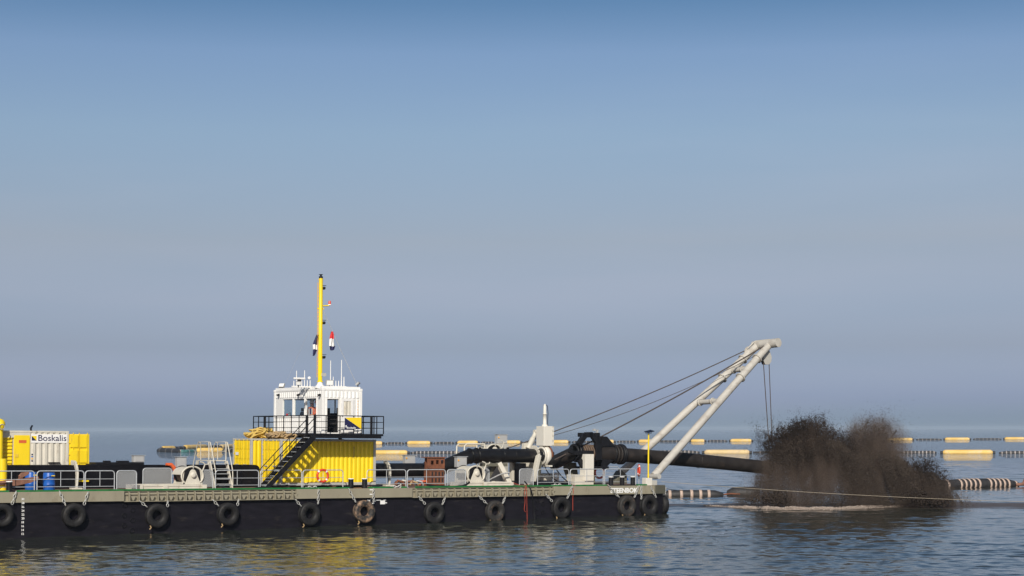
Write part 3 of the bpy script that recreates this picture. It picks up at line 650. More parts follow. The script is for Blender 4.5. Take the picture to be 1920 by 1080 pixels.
# ------------------------------------------------------------------ winches on skids
def winch(px_u, sk0, sk1, lab, v=1.25, w0=.27, L=1.55, group='pale deck winches', skid=True):
    u = U(px_u, v); t = thing('winch', lab, 'winch', (u, v + L / 2, 0), group); r = .36; zc = w0 + .44
    def plate(vv, name):
        poly = [(-.46, w0), (.46, w0)] + [(.20 * math.sin(k), zc + .10 + .26 * math.cos(k)) for k in np.linspace(math.pi / 2 - .2, -math.pi / 2 + .2, 9)]
        p = build(MB().prism(poly, (u, vv, 0), (1, 0, 0), (0, 0, 1), (0, .07, 0)), name, m_cream, t, bev=.01)
        build(MB().lathe([(.05, -.10), (.14, -.10), (.15, 0)], (u, vv, zc + .05), (0, 1, 0), 18), 'bearing', m_cream, p); return p
    plate(v, 'side_plate'); plate(v + L, 'side_plate')
    dr = build(MB().lathe([(r + .13, .14), (r + .13, .19), (r - .04, .2), (r - .04, L - .12), (r + .13, L - .11), (r + .13, L - .06)], (u, v, zc + .05), (0, 1, 0), 28), 'drum', m_black, t)
    build(MB().lathe([(r + .02, .24), (r + .05, .28), (r + .05, L - .2), (r + .02, L - .16)], (u, v, zc + .05), (0, 1, 0), 24), 'wound_rope', m_brown, dr)
    # hood over the drum
    ro = .60; arc = np.linspace(R(-10), R(172), 16); mb = MB()
    poly = [(ro * math.cos(k), ro * math.sin(k) * .82) for k in arc] + [((ro - .04) * math.cos(k), (ro - .04) * math.sin(k) * .82) for k in arc[::-1]]
    mb.prism(poly, (u, v + .12, zc), (1, 0, 0), (0, 0, 1), (0, L - .2, 0)); build(mb, 'hood', m_cream, t)
    mb = MB()
    pts = [(u + .62 * math.cos(k), v + .10, zc + .62 * .82 * math.sin(k)) for k in np.linspace(R(-42), R(222), 22)]; mb.tube(pts, .05, 6); build(mb, 'hood_rim', m_cream, t)
    for s in (-.56, .56): build(MB().beam((u + s, v + .14, w0), (u + s * .85, v + .14, zc + .3), .06, .06), 'brace', m_cream, t)
    build(MB().cyl((u, v - .02, zc + .4), (u, v - .02, zc + .62), .03, n=6), 'pawl_pin', m_grey, t)
    lv = MB(); lv.tube([(u + .55, v + .1, zc + .18), (u + .72, v + .1, zc + .62), (u + .62, v + .1, zc + .72), (u + .45, v + .1, zc + .76)], .035, 6); lv.tube([(u + .72, v + .1, zc + .62), (u + .92, v + .1, zc + .62), (u + .97, v + .1, zc + .74)], .03, 6); build(lv, 'brake_handle', m_cream, t)
    build(MB().bx((u - .42, v + .3, w0), (u + .30, v + L - .25, w0 + .10)), 'base_pan', m_cream, t)
    if skid:
        a, b = U(sk0, v), U(sk1, v)
        sk = MB()
        for vv in (v - .12, v + L - .05):
            sk.bx((a + .3, vv, .17), (b - .25, vv + .14, w0 - .003)); sk.bx((a + .3, vv + .03, .07), (b - .25, vv + .11, .17)); sk.bx((a + .3, vv + .01, .0), (b - .25, vv + .13, .07))
        for uu in (a, a + (b - a) * .36, b - .25): sk.bx((uu, v - .16, .0), (uu + .25, v + L + .12, w0 - .02))
        build(sk, 'skid', m_cream, t, bev=.01)
    return t
winch(362, 258, 386, 'left pale winch with curved hood on a long skid, beside crossover steps'); winch(894, 872, 961, 'right pale winch with curved hood, under the black elbow pipe')
winch(928, 0, 0, 'pale winch on the far side, showing just above the horizontal black pipe', 6.2, 1.55, 1.3, skid=False)
mb = MB(); u0, u1 = U(868, 6.6), U(908, 6.6); z = P(885, 832.5, 6.6).z
for vv in (6.6, 7.5):
    mb.tube([(u0, vv, 0), (u0 + .1, vv, z - .12), (u0 + .25, vv, z), (u1, vv, z)], .05, 8); mb.tube([(u1, vv, 0), (u1, vv, z)], .05, 8)
mb.cyl((u0 + .25, 6.6, z), (u0 + .25, 7.5, z), .05, n=8); mb.cyl((u1, 6.6, z), (u1, 7.5, z), .05, n=8); mb.bx((u0 + .1, 6.66, z - .75), (u1, 7.44, z - .70))
solo(mb, 'far_side_stand', m_cream, 'pale tubular stand beyond the black elbow pipe', 'stand')
u0, u1 = U(931, 6.9), U(953, 6.9); mb = MB().bx((u0, 6.9, 0), (u1, 7.7, P(940, 832, 6.9).z)); solo(mb, 'winch_pedestal', m_grey, 'grey steel pedestal beneath the cabinet beyond the pipe', 'pedestal', bev=.02)
mb = MB().bx((U(915, 6.25), 6.25, 0), (U(938, 6.25), 7.4, 1.5)); solo(mb, 'winch_stand', m_grey, 'grey steel stand carrying the far side winch behind the pipe', 'stand', bev=.02)

# ------------------------------------------------------------------ pale crossover steps over the trunk
st = thing('crossover_steps', 'pale steel crossover steps with handrails climbing over the black trunk', 'steps', (U(408, 3.8), 4.4, 0))
u0, u1 = U(391, 4.05), U(423, 4.05); wz = P(405, 863, 4.05).z; va, vb = 4.05, 5.5; r = .028
build(MB().bx((u0 - .02, va, wz - .05), (u1 + .02, vb, wz)), 'landing', m_cream, st, bev=.01)
vfoot = 3.25
for u in (u0, u1):
    poly = [(va + .12, wz - .02), (va - .18, wz - .02), (va - .28, wz - .14), (vfoot - .16, .0), (vfoot + .16, .0), (va - .06, wz - .3), (va + .12, wz - .2)]
    build(MB().prism(poly, (u - .03, 0, 0), (0, 1, 0), (0, 0, 1), (.06, 0, 0)), 'stringer', m_cream, st, bev=.008)
    poly = [(vb - .1, wz - .02), (vb + .2, wz - .02), (vb + .9, .0), (vb + .62, .0), (vb, wz - .25)]
    build(MB().prism(poly, (u - .03, 0, 0), (0, 1, 0), (0, 0, 1), (.06, 0, 0)), 'stringer', m_cream, st)
    z1 = wz + 1.02
    build(MB().tube([(u, va, wz), (u, va, z1), (u, vb - .35, z1), (u, vb - .35, wz)], r, 8), 'guard_rail', m_cream, st)
    build(MB().cyl((u, va, wz + .5), (u, vb - .35, wz + .5), .02, n=6), 'guard_rail', m_cream, st)
    build(MB().tube([(u, va - .02, wz + .05), (u, va - .05, z1 - .1), (u, va - .12, z1), (u, va - .22, z1 - .05), (u, vfoot - .12, .95), (u, vfoot - .16, .1)], r, 8), 'handrail', m_cream, st)
    build(MB().tube([(u, vb - .33, z1 - .05), (u, vb - .1, z1), (u, vb + .1, z1 - .15), (u, vb + .85, .9), (u, vb + .85, .1)], r, 8), 'handrail', m_cream, st)
for k in range(5):
    f = (k + .6) / 5.4; z = wz * (1 - f); vv = va - .16 + (vfoot - va + .16) * f
    build(MB().bx((u0 + .04, vv - .13, z - .03), (u1 - .04, vv + .11, z)), 'tread', m_galv, st)
    f2 = (k + .6) / 5.4; build(MB().bx((u0 + .04, vb + .1 + .65 * f2, wz * (1 - f2) - .03), (u1 - .04, vb + .32 + .65 * f2, wz * (1 - f2))), 'tread', m_galv, st)
build(MB().tube([(U(421, 4.6), 4.6, .0), (U(421, 4.6), 4.6, 1.0)], .12, 10), 'centre_post', m_cream, st)
# ------------------------------------------------------------------ platform and black staircase
PZ0, PZ1 = 2.80, 3.05; PA, PB, PVA, PVB = 17.45, 21.80, .2, 8.0
pf = thing('wheelhouse_platform', 'black steel platform with railings around the white wheelhouse', 'platform', ((PA + PB) / 2, 4, PZ0))
build(MB().bx((PA, PVA, PZ0 + .13), (PB, PVB, PZ1)), 'deck_plate', m_black, pf, bev=.01)
for v in (PVA + .02, 1.7, 3.9, PVB - .16): build(MB().bx((PA + .02, v, PZ0), (PB - .12, v + .14, PZ0 + .128)), 'beam', m_black, pf)
def prail(p0, p1, posts, thick=()):
    p0, p1 = V3(p0), V3(p1)
    for h in (1.0, .66, .33): build(MB().cyl(p0 + V3((0, 0, h)), p1 + V3((0, 0, h)), .03 if h == 1 else .019, n=6), 'rail', m_black, pf)
    for f in posts:
        q = p0 + (p1 - p0) * f; w = .055 if f in thick else .022
        build(MB().bx(q + V3((-w, -w, 0)), q + V3((w, w, 1.0))), 'post', m_black, pf)
prail((PA, 1.15, PZ1), (PA, PVB, PZ1), (0, .14, .28, .42, .56, .70, .78, .9, 1.0), (0, .78))
prail((PA, PVA, PZ1), (PB, PVA, PZ1), (0, .16, .36, .56, .68, .82, .90, 1.0), (0, .82))
prail((PB, PVA, PZ1), (PB, PVB, PZ1), (.14, .3, .45, .6, .75, .9), (.45,)); prail((PA, PVB, PZ1), (PB, PVB, PZ1), (0, .33, .66, 1))
for u in (PA + .3, PB - .6): build(MB().bx((u, 4.3, .0), (u + .16, 4.46, PZ0)), 'leg', m_black, pf)
for u in (PA + .3, PB - .6): build(MB().bx((u, 7.6, .0), (u + .16, 7.76, PZ0)), 'leg', m_black, pf)
ss = thing('staircase', 'steep black steel staircase with grey treads up to the wheelhouse platform', 'staircase', (U(505, .6), .65, 0))
sa = P(500, 908, .2); sb = V3((PA + .02, .2, PZ1 - .03)); sa = V3((sa.x, .2, .0)); dv = (sb - sa)
for v in (.24, 1.06):
    a, b = V3((sa.x, v, .06)), V3((sb.x, v, sb.z - .08)); build(MB().beam(a, b, .05, .24, up=(0, 1, 0)) if False else MB().prism([(a.x - .18, 0), (a.x + .16, 0), (b.x + .02, b.z - .22), (b.x + .02, b.z + .10), (b.x - .10, b.z + .10)], (0, v - .02, 0), (1, 0, 0), (0, 0, 1), (0, .045, 0)), 'stringer', m_black, ss)
    for h, r in ((1.0, .024), (.62, .017)):
        build(MB().tube([a + V3((-.05, 0, h - .05)), b + V3((0, 0, h - .02))], r, 6), 'handrail', m_black, ss)
    for f in (.02, .30, .62): 
        q = a + (b - a) * f; build(MB().cyl(q, q + V3((-.03, 0, .98)), .02, n=6), 'post', m_black, ss)
for k in range(11):
    f = (k + .7) / 11.4; q = sa + dv * f; build(MB().bx((q.x - .10, .27, q.z - .03), (q.x + .15, 1.03, q.z + .005)), 'tread', m_galv, ss)

# ------------------------------------------------------------------ white wheelhouse
W0, W1, WV0, WV1, WZ0, WZ1 = 18.48, 20.98, 1.3, 7.36, PZ1 + .004, 5.60
wh = thing('wheelhouse', 'white container wheelhouse with three windows and an open door', 'wheelhouse', ((W0 + W1) / 2, 4.3, WZ0))
def wall(o, ex, ez, ey, L, H, holes, th=.07):
    xs = sorted({0, L, *[h[0] for h in holes], *[h[1] for h in holes]}); zs = sorted({0, H, *[h[2] for h in holes], *[h[3] for h in holes]}); mb = MB()
    o, ex, ez, ey = V3(o), V3(ex), V3(ez), V3(ey)
    for i in range(len(xs) - 1):
        runs = []
        for j in range(len(zs) - 1):
            cx, cz = (xs[i] + xs[i + 1]) / 2, (zs[j] + zs[j + 1]) / 2
            if any(h[0] < cx < h[1] and h[2] < cz < h[3] for h in holes): continue
            if runs and runs[-1][1] == zs[j]: runs[-1][1] = zs[j + 1]
            else: runs.append([zs[j], zs[j + 1]])
        for a, b in runs:
            mb.prism([(xs[i], a), (xs[i + 1], a), (xs[i + 1], b), (xs[i], b)], o, ex, ez, ey * th)
    return mb
H = WZ1 - WZ0
z0, z1 = PU(560, 779.5, W0).z, PU(560, 748, W0).z
wins = [(PU(xr, 765, W0).y, PU(xl, 765, W0).y) for xl, xr in ((531, 549), (552, 571), (574, 593.5))]
holes = [(a - WV0, b - WV0, z0 - WZ0, z1 - WZ0) for a, b in wins]
build(wall((W0, WV0 + .07, WZ0), (0, 1, 0), (0, 0, 1), (1, 0, 0), WV1 - WV0 - .14, H - .12, [(a - .07, b - .07, c, d) for a, b, c, d in holes]), 'window_wall', m_white, wh)
fu, gu = U(613, WV0, 780), U(634.5, WV0, 780); dz = P(620, 748, WV0).z
build(wall((W0, WV0, WZ0), (1, 0, 0), (0, 0, 1), (0, 1, 0), W1 - W0, H - .12, [(fu - W0, gu - W0, .06, dz - WZ0)]), 'door_wall', m_white, wh)
wz0, wz1 = z0 - WZ0, z1 - WZ0
build(wall((W1, WV0 + .07, WZ0), (0, 1, 0), (0, 0, 1), (-1, 0, 0), WV1 - WV0 - .14, H - .12, [(.5, 1.6, wz0, wz1), (1.66, 3.0, wz0, wz1), (3.06, 4.4, wz0, wz1), (4.46, 5.75, wz0, wz1)]), 'window_wall', m_white, wh)
build(wall((W0, WV1 - .07, WZ0), (1, 0, 0), (0, 0, 1), (0, 1, 0), W1 - W0, H - .12, [(.12, 1.2, wz0, wz1), (1.26, 2.38, wz0, wz1)]), 'window_wall', m_white, wh)
build(MB().bx((W0 + .07, WV0 + .07, WZ0), (W1 - .07, WV1 - .07, WZ0 + .05)), 'floor', m_dark, wh)
rf = build(MB().bx((W0 - .02, WV0 - .02, WZ1 - .118), (W1 + .02, WV1 + .02, WZ1)), 'roof', m_white, wh, bev=.02)
build(MB().corr((W0 + .2, WV0 + .2, WZ1 + .002), (1, 0, 0), (0, 1, 0), (0, 0, 1), W1 - W0 - .4, WV1 - WV0 - .4, .2, .02), 'roof_sheet', m_white, rf)
# rim profile: raised edge rails set back a little, corner posts and castings
mb = MB(); mb.bx((W0 + .05, WV0 + .05, WZ1), (W1 - .05, WV0 + .13, WZ1 + .12)); mb.bx((W0 + .05, WV0 + .13, WZ1), (W0 + .13, WV1 - .05, WZ1 + .12)); mb.bx((W1 - .13, WV0 + .13, WZ1), (W1 - .05, WV1 - .05, WZ1 + .12)); build(mb, 'roof_edge', m_white, rf, bev=.015)
for u in (W0 - .03, W1 - .13):
    for v in (WV0 - .03, WV1 - .13):
        p = build(MB().bx((u, v, WZ0), (u + .16, v + .16, WZ1 - .13)), 'corner_post', m_white, wh, bev=.01)
        for z in (WZ0 + .003, WZ1 - .135): build(MB().bx((u - .012, v - .012, z), (u + .172, v + .172, z + .15)), 'corner_casting', m_white, p, bev=.015)
# corrugation on the closed parts of both faces
segsv = [(.14, H - .12 - .22)]
build(MB().corr((W0 - .003, WV1 - .15, WZ0 + .14), (0, -1, 0), (0, 0, 1), (-1, 0, 0), WV1 - WV0 - .32, z0 - WZ0 - .26, .25, .035), 'corrugated_panel', m_white, wh)
build(MB().corr((W0 - .003, WV1 - .15, z1 + .10), (0, -1, 0), (0, 0, 1), (-1, 0, 0), WV1 - WV0 - .32, WZ1 - .14 - z1 - .12, .25, .035), 'corrugated_panel', m_white, wh)
build(MB().corr((W0 + .15, WV0 - .003, dz + .08), (1, 0, 0), (0, 0, 1), (0, -1, 0), W1 - W0 - .3, WZ1 - .14 - dz - .10, .25, .035), 'corrugated_panel', m_white, wh)
build(MB().corr((gu + .10, WV0 - .003, WZ0 + .14), (1, 0, 0), (0, 0, 1), (0, -1, 0), W1 - .16 - gu - .10, dz - WZ0 - .14, .25, .035), 'corrugated_panel', m_white, wh)
build(MB().bx((W0 - .045, WV0 + .14, z0 - .10), (W0 - .002, WV1 - .14, z0 - .015)), 'window_ledge', m_white, wh, bev=.008)
for a, b in wins:
    f = MB()
    for q0, q1, r0, r1 in ((a - .05, a, z0 - .013, z1 + .05), (b, b + .05, z0 - .013, z1 + .05), (a, b, z1, z1 + .05)): f.bx((W0 - .03, q0, r0), (W0 - .001, q1, r1))
    fr = build(f, 'window_frame', m_white, wh); build(MB().bx((W0 + .02, a, z0), (W0 + .03, b, z1)), 'pane', m_glass, fr)
for a, b in ((.5, 1.6), (1.66, 3.0), (3.06, 4.4), (4.46, 5.75)): build(MB().bx((W1 - .04, WV0 + .07 + a, z0), (W1 - .03, WV0 + .07 + b, z1)), 'pane', m_glass, wh)
for a, b in ((.12, 1.2), (1.26, 2.38)): build(MB().bx((W0 + a, WV1 - .04, z0), (W0 + b, WV1 - .03, z1)), 'pane', m_glass, wh)
# door frame and the leaf folded back against the wall
f = MB(); f.bx((fu - .06, WV0 - .03, WZ0 + .06), (fu, WV0 - .001, dz + .06)); f.bx((gu, WV0 - .03, WZ0 + .06), (gu + .06, WV0 - .001, dz + .06)); f.bx((fu, WV0 - .03, dz), (gu, WV0 - .001, dz + .06)); build(f, 'door_frame', m_white, wh)
ku, lu = U(639.5, WV0 - .1, 780), U(663, WV0 - .1, 780); du = (lu - ku)
mb = wall((ku, WV0 - .12, WZ0 + .06), (1, 0, 0), (0, 0, 1), (0, 1, 0), du, dz - WZ0 - .03, [(du * .2, du * .78, 1.0, 1.78)], .06)
df = build(mb, 'door', m_whc, wh, bev=.01); build(MB().corr((ku + du * .2, WV0 - .075, WZ0 + 1.06), (1, 0, 0), (0, 0, 1), (0, -1, 0), du * .58, .78, .24, .03), 'door_window_blind', m_cream, df); build(MB().cyl((ku + .06, WV0 - .17, WZ0 + 1.0), (ku + .06, WV0 - .12, WZ0 + 1.0), .03, n=8), 'handle', m_galv, df)
# spot lamps under the eaves of the window face
for x in (521.5, 559, 598.5):
    p = PU(x, 741, W0 - .12); mb = MB().beam((W0 - .05, p.y, p.z + .04), (W0 - .20, p.y, p.z - .01), .10, .10); mb.beam((W0, p.y, p.z + .06), (W0 - .06, p.y, p.z + .05), .03, .03)
    build(mb, 'spot_lamp', m_black, wh)
mb = MB()
for k in range(6): mb.bx((W1 - .27, WV0 - .045, WZ0 + 1.0 + k * .16), (W1 - .24, WV0 - .041, WZ0 + 1.09 + k * .16))
build(mb, 'printed_number', m_amber, wh)
# inside
def chair_at(x, y, lab, u=19.6):
    p = PU(x, y, u); t = thing('helm_chair', lab, 'chair', (u, p.y, WZ0 + .05), 'dark chairs inside the wheelhouse'); v = p.y; z = WZ0
    build(MB().cyl((u, v, z + .052), (u, v, z + .5), .05, n=10), 'pedestal', m_black, t); build(MB().bx((u - .24, v - .25, z + .5), (u + .24, v + .25, z + .62)), 'seat', m_dark, t, bev=.04)
    build(MB().prism([(.16, .6), (.34, .6), (.48, 1.28), (.36, 1.3)], (u, v - .22, z), (1, 0, 0), (0, 0, 1), (0, .44, 0)), 'backrest', m_dark, t, bev=.04)
    build(MB().bx((u + .36, v - .15, z + 1.31), (u + .47, v + .15, z + 1.52)), 'headrest', m_dark, t, bev=.03)
    for s in (-.29, .25): build(MB().bx((u - .2, v + s, z + .78), (u + .22, v + s + .05, z + .83)), 'armrest', m_dark, t)
chair_at(556, 772, 'dark high backed chair behind the middle wheelhouse window'); chair_at(569, 775, 'dark chair partly hidden by the second window bar', 19.75); chair_at(627, 790, 'dark chair seen through the open wheelhouse door', 19.5)
u = 20.35; mb = MB().prism([(0, 0), (.5, 0), (.5, 1.08), (.32, 1.15), (.0, .92)], (u, 2.2, WZ0 + .052), (1, 0, 0), (0, 0, 1), (0, 4.2, 0)); cs = thing('control_console', 'dark control console with screens along the wheelhouse far wall', 'console', (u, 4.3, WZ0 + .052)); build(mb, 'desk', m_dark, cs)
for v in (2.5, 3.3, 4.6): build(MB().bx((u + .32, v, WZ0 + 1.2), (u + .37, v + .42, WZ0 + 1.5)), 'screen', m_black, cs)
for v, mt_ in ((6.1, m_redc), (5.9, m_whc)): 
    p = PU(540 if mt_ is m_redc else 544, 776, W0 + .2); zb = z0 - .2
    solo(MB().cyl((W0 + .15, p.y, z0 - .02), (W0 + .15, p.y, z0 + (.14 if mt_ is m_redc else .2)), .07, n=12), 'bottle', mt_, 'red bottle on the wheelhouse window sill' if mt_ is m_redc else 'white bottle on the wheelhouse window sill', 'bottle')
solo(MB().bx((W0 + .08, WV0 + .3, z0 - .06), (W0 + .22, WV1 - .3, z0 - .021)), 'window_shelf', m_grey, 'grey shelf inside under the three wheelhouse windows', 'shelf')

# people inside the wheelhouse
def skinmesh(name, mat_, parent, pts, edges, rad, M, root=0, sub=1):
    me = bpy.data.meshes.new(name); T = WM[parent].inverted() @ M; me.from_pydata([tuple(T @ V3(p)) for p in pts], edges, []); me.materials.append(mat_)
    o = bpy.data.objects.new(name, me); COL.objects.link(o); o.parent = parent; WM[o] = WM[parent]
    if not me.skin_vertices: me.attributes.new('tmp', 'FLOAT', 'POINT') if False else None
    md = o.modifiers.new('skin', 'SKIN'); md.use_smooth_shade = True
    sv = me.skin_vertices[0].data
    for k, r in enumerate(rad): sv[k].radius = (r, r) if not isinstance(r, tuple) else r; sv[k].use_root = k == root
    s = o.modifiers.new('sub', 'SUBSURF'); s.levels = sub; s.render_levels = sub
    return o
def person(lab, u, v, face, helmet_mat, lean=0):
    z = WZ0 + .05; t = thing('person', lab, 'person', (u, v, z)); M = WM[t]
    body = [(0, 0, .95), (0, 0, 1.15), (0, 0, 1.40), (0, 0, 1.50), (0, .02, 1.62), (0, .03, 1.74)]; rad = [.13, .13, .14, .055, .085, .07]
    ed = [(0, 1), (1, 2), (2, 3), (3, 4), (4, 5)]
    for s in (-1, 1):
        n = len(body); body += [(s * .19, 0, 1.40), (s * .27, .06, 1.14), (s * .22, .28, 1.00), (s * .20, .37, 1.02), (s * .10, 0, .88), (s * .11, .02, .50), (s * .11, -.02, .09), (s * .12, .14, .04)]
        rad += [.065, .048, .036, .035, .095, .065, .045, .04]; ed += [(2, n), (n, n + 1), (n + 1, n + 2), (n + 2, n + 3), (0, n + 4), (n + 4, n + 5), (n + 5, n + 6), (n + 6, n + 7)]
    rot = Matrix.Rotation(face, 4, 'Z'); skinmesh('body', m_skin, t, body, ed, rad, M @ rot)
    jp = [(0, 0, .86), (0, 0, 1.05), (0, 0, 1.38), (0, 0, 1.48)]; jr = [.17, .17, .175, .08]; je = [(0, 1), (1, 2), (2, 3)]
    for s in (-1, 1):
        n = len(jp); jp += [(s * .20, 0, 1.40), (s * .28, .05, 1.14), (s * .23, .24, 1.01)]; jr += [.085, .068, .056]; je += [(2, n), (n, n + 1), (n + 1, n + 2)]
    skinmesh('jacket', m_orange, t, jp, je, jr, M @ rot)
    tp = [(0, 0, .93), (-.1, 0, .86), (-.11, .02, .5), (-.11, -.02, .12), (.1, 0, .86), (.11, .02, .5), (.11, -.02, .12)]; skinmesh('trousers', m_navy, t, tp, [(0, 1), (1, 2), (2, 3), (0, 4), (4, 5), (5, 6)], [.15, .115, .085, .075, .115, .085, .075], M @ rot)
    MR = M @ rot
    build(MB().lathe([(.165, 0), (.15, .005), (.125, .02), (.122, .07), (.09, .125), (.0, .15)], (0, .03, 1.695), n=20), 'helmet', helmet_mat, t, MR)
    build(MB().bx((-.12, .176, 1.0), (-.07, .186, 1.38)), 'reflective_stripe', m_whc, t, MR); build(MB().bx((.07, .176, 1.0), (.12, .186, 1.38)), 'reflective_stripe', m_whc, t, MR)
    build(MB().bx((-.055, .172, .9), (.055, .183, 1.40)), 'shirt_front', m_navy, t, MR)
    f = MB(); f.prism([(-.018, 0), (.018, 0), (.0, .05)], (0, .105, 1.61), (1, 0, 0), (0, 0, 1), (0, .03, 0)); build(f, 'nose', m_skin, t, MR)
    for s in (-1, 1):
        build(MB().box((s * .032, .108, 1.655), (.025, .012, .012)), 'eye', m_dark, t, MR); build(MB().box((s * .088, .02, 1.63), (.02, .04, .06)), 'ear', m_skin, t, MR)
        hd = MB()
        for k in range(4): hd.tube([(s * .2 + (k - 1.5) * .02, .36, 1.02), (s * .2 + (k - 1.5) * .021, .42 + .012 * (1.5 - abs(k - 1.5)), 1.015), (s * .2 + (k - 1.5) * .02, .455 + .012 * (1.5 - abs(k - 1.5)), .99)], .0095, 6)
        hd.tube([(s * .2 - s * .035, .34, 1.02), (s * .2 - s * .06, .38, 1.015), (s * .2 - s * .055, .41, 1.0)], .011, 6); build(hd, 'fingers', m_skin, t, MR)
    build(MB().box((0, .108, 1.585), (.045, .01, .01)), 'mouth', m_redc, t, MR)
p = PU(585, 770, 18.98); person('person in white helmet and orange vest behind the nearest wheelhouse window', 18.98, p.y, R(125), m_whc)
p = PU(595, 772, 18.90); person('second person in orange jacket, mostly hidden beside the window frame', 18.90, p.y, R(60), m_orange)

# banner on the near railing
xa, xb = P(646.5, 783, PVA - .05), P(677.5, 783, PVA - .05); za, zb = P(646, 806, PVA - .05).z, xa.z
bn = thing('banner', 'yellow and navy diagonal company banner tied to the platform railing', 'banner', ((xa.x + xb.x) / 2, PVA - .05, za)); v = PVA - .05
build(MB().prism([(xa.x, za), (xb.x, za + .06), (xa.x, zb)], (0, v, 0), (1, 0, 0), (0, 0, 1), (0, .008, 0)), 'navy_half', m_navy2, bn)
build(MB().prism([(xb.x, za + .062), (xb.x, zb + .02), (xa.x + .02, zb)], (0, v, 0), (1, 0, 0), (0, 0, 1), (0, .008, 0)), 'yellow_half', m_yelc, bn)
q0, q1 = P(650.5, 803.5, v - .01), P(667, 803.5, v - .01); text_part('Boskalis', 'banner_lettering', m_print, bn, V3((q0.x, v - .006, q0.z)), .14, width=q1.x - q0.x, depth=.002, bold=.003)
build(MB().bx((xa.x + .05, v - .006, za + .14), (xa.x + .12, v - .001, za + .26)), 'emblem', m_print, bn)

# ------------------------------------------------------------------ mast, flags, aerials, lamps on the wheelhouse roof
mb_ = P(600, 719, 2.0); mu, mv = mb_.x, 2.0; zt = P(602, 520, 2.0).z; rz = WZ1 + .022
ms = thing('mast', 'tall yellow mast with black signal lamps on the wheelhouse roof', 'mast', (mu, mv, rz))
build(MB().lathe([(.30, 0), (.30, .05), (.16, .22), (.14, .34)], (mu, mv, rz), n=20), 'base', m_white, ms)
build(MB().lathe([(.17, 0), (.17, .05), (.125, .06), (.115, zt - rz - .4)], (mu, mv, rz + .34), n=18), 'pole', m_yel, ms)
mb = MB()
for k in range(24): mb.bx((mu - .20, mv - .015, rz + .8 + k * .23), (mu - .11, mv + .015, rz + .82 + k * .23))
mb.bx((mu - .205, mv - .01, rz + .6), (mu - .185, mv + .01, zt - .3)); build(mb, 'climbing_rungs', m_amber, ms)
for y in (541, 606, 670.5):
    p = P(606, y, mv); mb = MB().bx((p.x - .12, mv - .04, p.z - .06), (p.x + .08, mv + .04, p.z - .02)); mb.lathe([(.07, 0), (.09, .03), (.09, .12), (.06, .14)], (p.x + .05, mv, p.z - .04), n=10); mb.bx((p.x - .06, mv - .08, p.z + .16), (p.x + .16, mv + .08, p.z + .18)); build(mb, 'signal_lamp', m_black, ms)
build(MB().lathe([(.11, 0), (.12, .1), (.06, .13), (.06, .2), (.12, .21), (.12, .23)], (mu, mv, zt - .06), n=12), 'top_lamp', m_black, ms)
p = P(618, 573, mv); a = build(MB().tube([(mu, mv, p.z - .05), (p.x, mv, p.z + .0)], .035, 8), 'lamp_arm', m_yel, ms); build(MB().lathe([(.09, 0), (.09, .05), (.06, .06)], (p.x, mv, p.z + .02), n=12), 'lamp_foot', m_white, a); build(MB().lathe([(.075, 0), (.075, .15), (.05, .19)], (p.x, mv, p.z + .08), n=12), 'red_lamp', m_redlamp, a)
p = P(602, 580, mv); build(MB().bx((mu - .2, mv - .03, p.z), (mu + .2, mv + .03, p.z + .07)), 'crosstree', m_yel, ms)
p = P(605, 703, mv); build(MB().bx((mu + .02, mv - .16, p.z - .08), (mu + .3, mv - .13, p.z + .1)), 'plate', m_grey, ms)
sa_ = P(607, 584, mv); sb_ = P(668, 719, 2.6); solo(MB().tube([sa_, sa_ + (sb_ - sa_) * .5 - V3((0, 0, .06)), sb_], .014, 5), 'mast_stay', m_wireg, 'thin white stay from the mast down to the wheelhouse roof', 'stay')
sa2 = P(596, 582, mv); sb2 = PU(532, 727, W0 + .1); solo(MB().tube([sa2, sb2], .005, 4), 'halyard', m_wireg, 'faint thin halyard left of the yellow mast', 'halyard')
def cloth(pxs, v, mats, name, lab):
    """hanging flag: left/right outline pairs in photo pixels, folded in depth"""
    L = [P(a, y, v) for a, b, y in pxs]; Rr = [P(b, y, v) for a, b, y in pxs]; n = 7
    t = thing(name, lab, 'flag', (L[-1].x, v, min(L[-1].z, Rr[-1].z)))
    rows = [[l + (r - l) * (k / (n - 1)) + V3((0, .10 * math.sin(k * 2.1 + i * .7), .02 * math.sin(k * 1.3))) for k in range(n)] for i, (l, r) in enumerate(zip(L, Rr))]
    for nm, mt_, i0, i1 in mats:
        mb = MB(); m = i1 - i0 + 1
        vs = [q for row in rows[i0:i1 + 1] for q in row]; bs = [q + V3((.0, .012, 0)) for q in vs]
        F = [(i * n + k, i * n + k + 1, (i + 1) * n + k + 1, (i + 1) * n + k) for i in range(m - 1) for k in range(n - 1)]
        mb.add(vs + bs, F + [tuple(len(vs) + q for q in f[::-1]) for f in F], True); build(mb, nm, mt_, t)
    return t
cloth([(621.5, 624, 622), (620.3, 625, 628), (619.5, 626.5, 635), (618.6, 627.3, 643), (617.8, 627.8, 649), (617.8, 628.0, 650), (618.3, 625, 657)], 2.05, [('red_band', m_redc, 0, 2), ('white_band', m_whc, 2, 4), ('navy_band', m_navy, 4, 6)], 'national_flag', 'hanging red white and navy flag right of the mast')
cloth([(594.5, 596, 628), (590, 596, 638), (588, 596, 646), (588.5, 596, 655), (587, 592, 663), (587.2, 588.5, 667)], 2.05, [('flag_top', m_navy, 0, 2), ('flag_stripe', m_whc, 2, 3), ('flag_foot', m_navy, 3, 4), ('flag_tip', m_navy, 4, 5)], 'company_flag', 'hanging dark navy flag left of the mast')
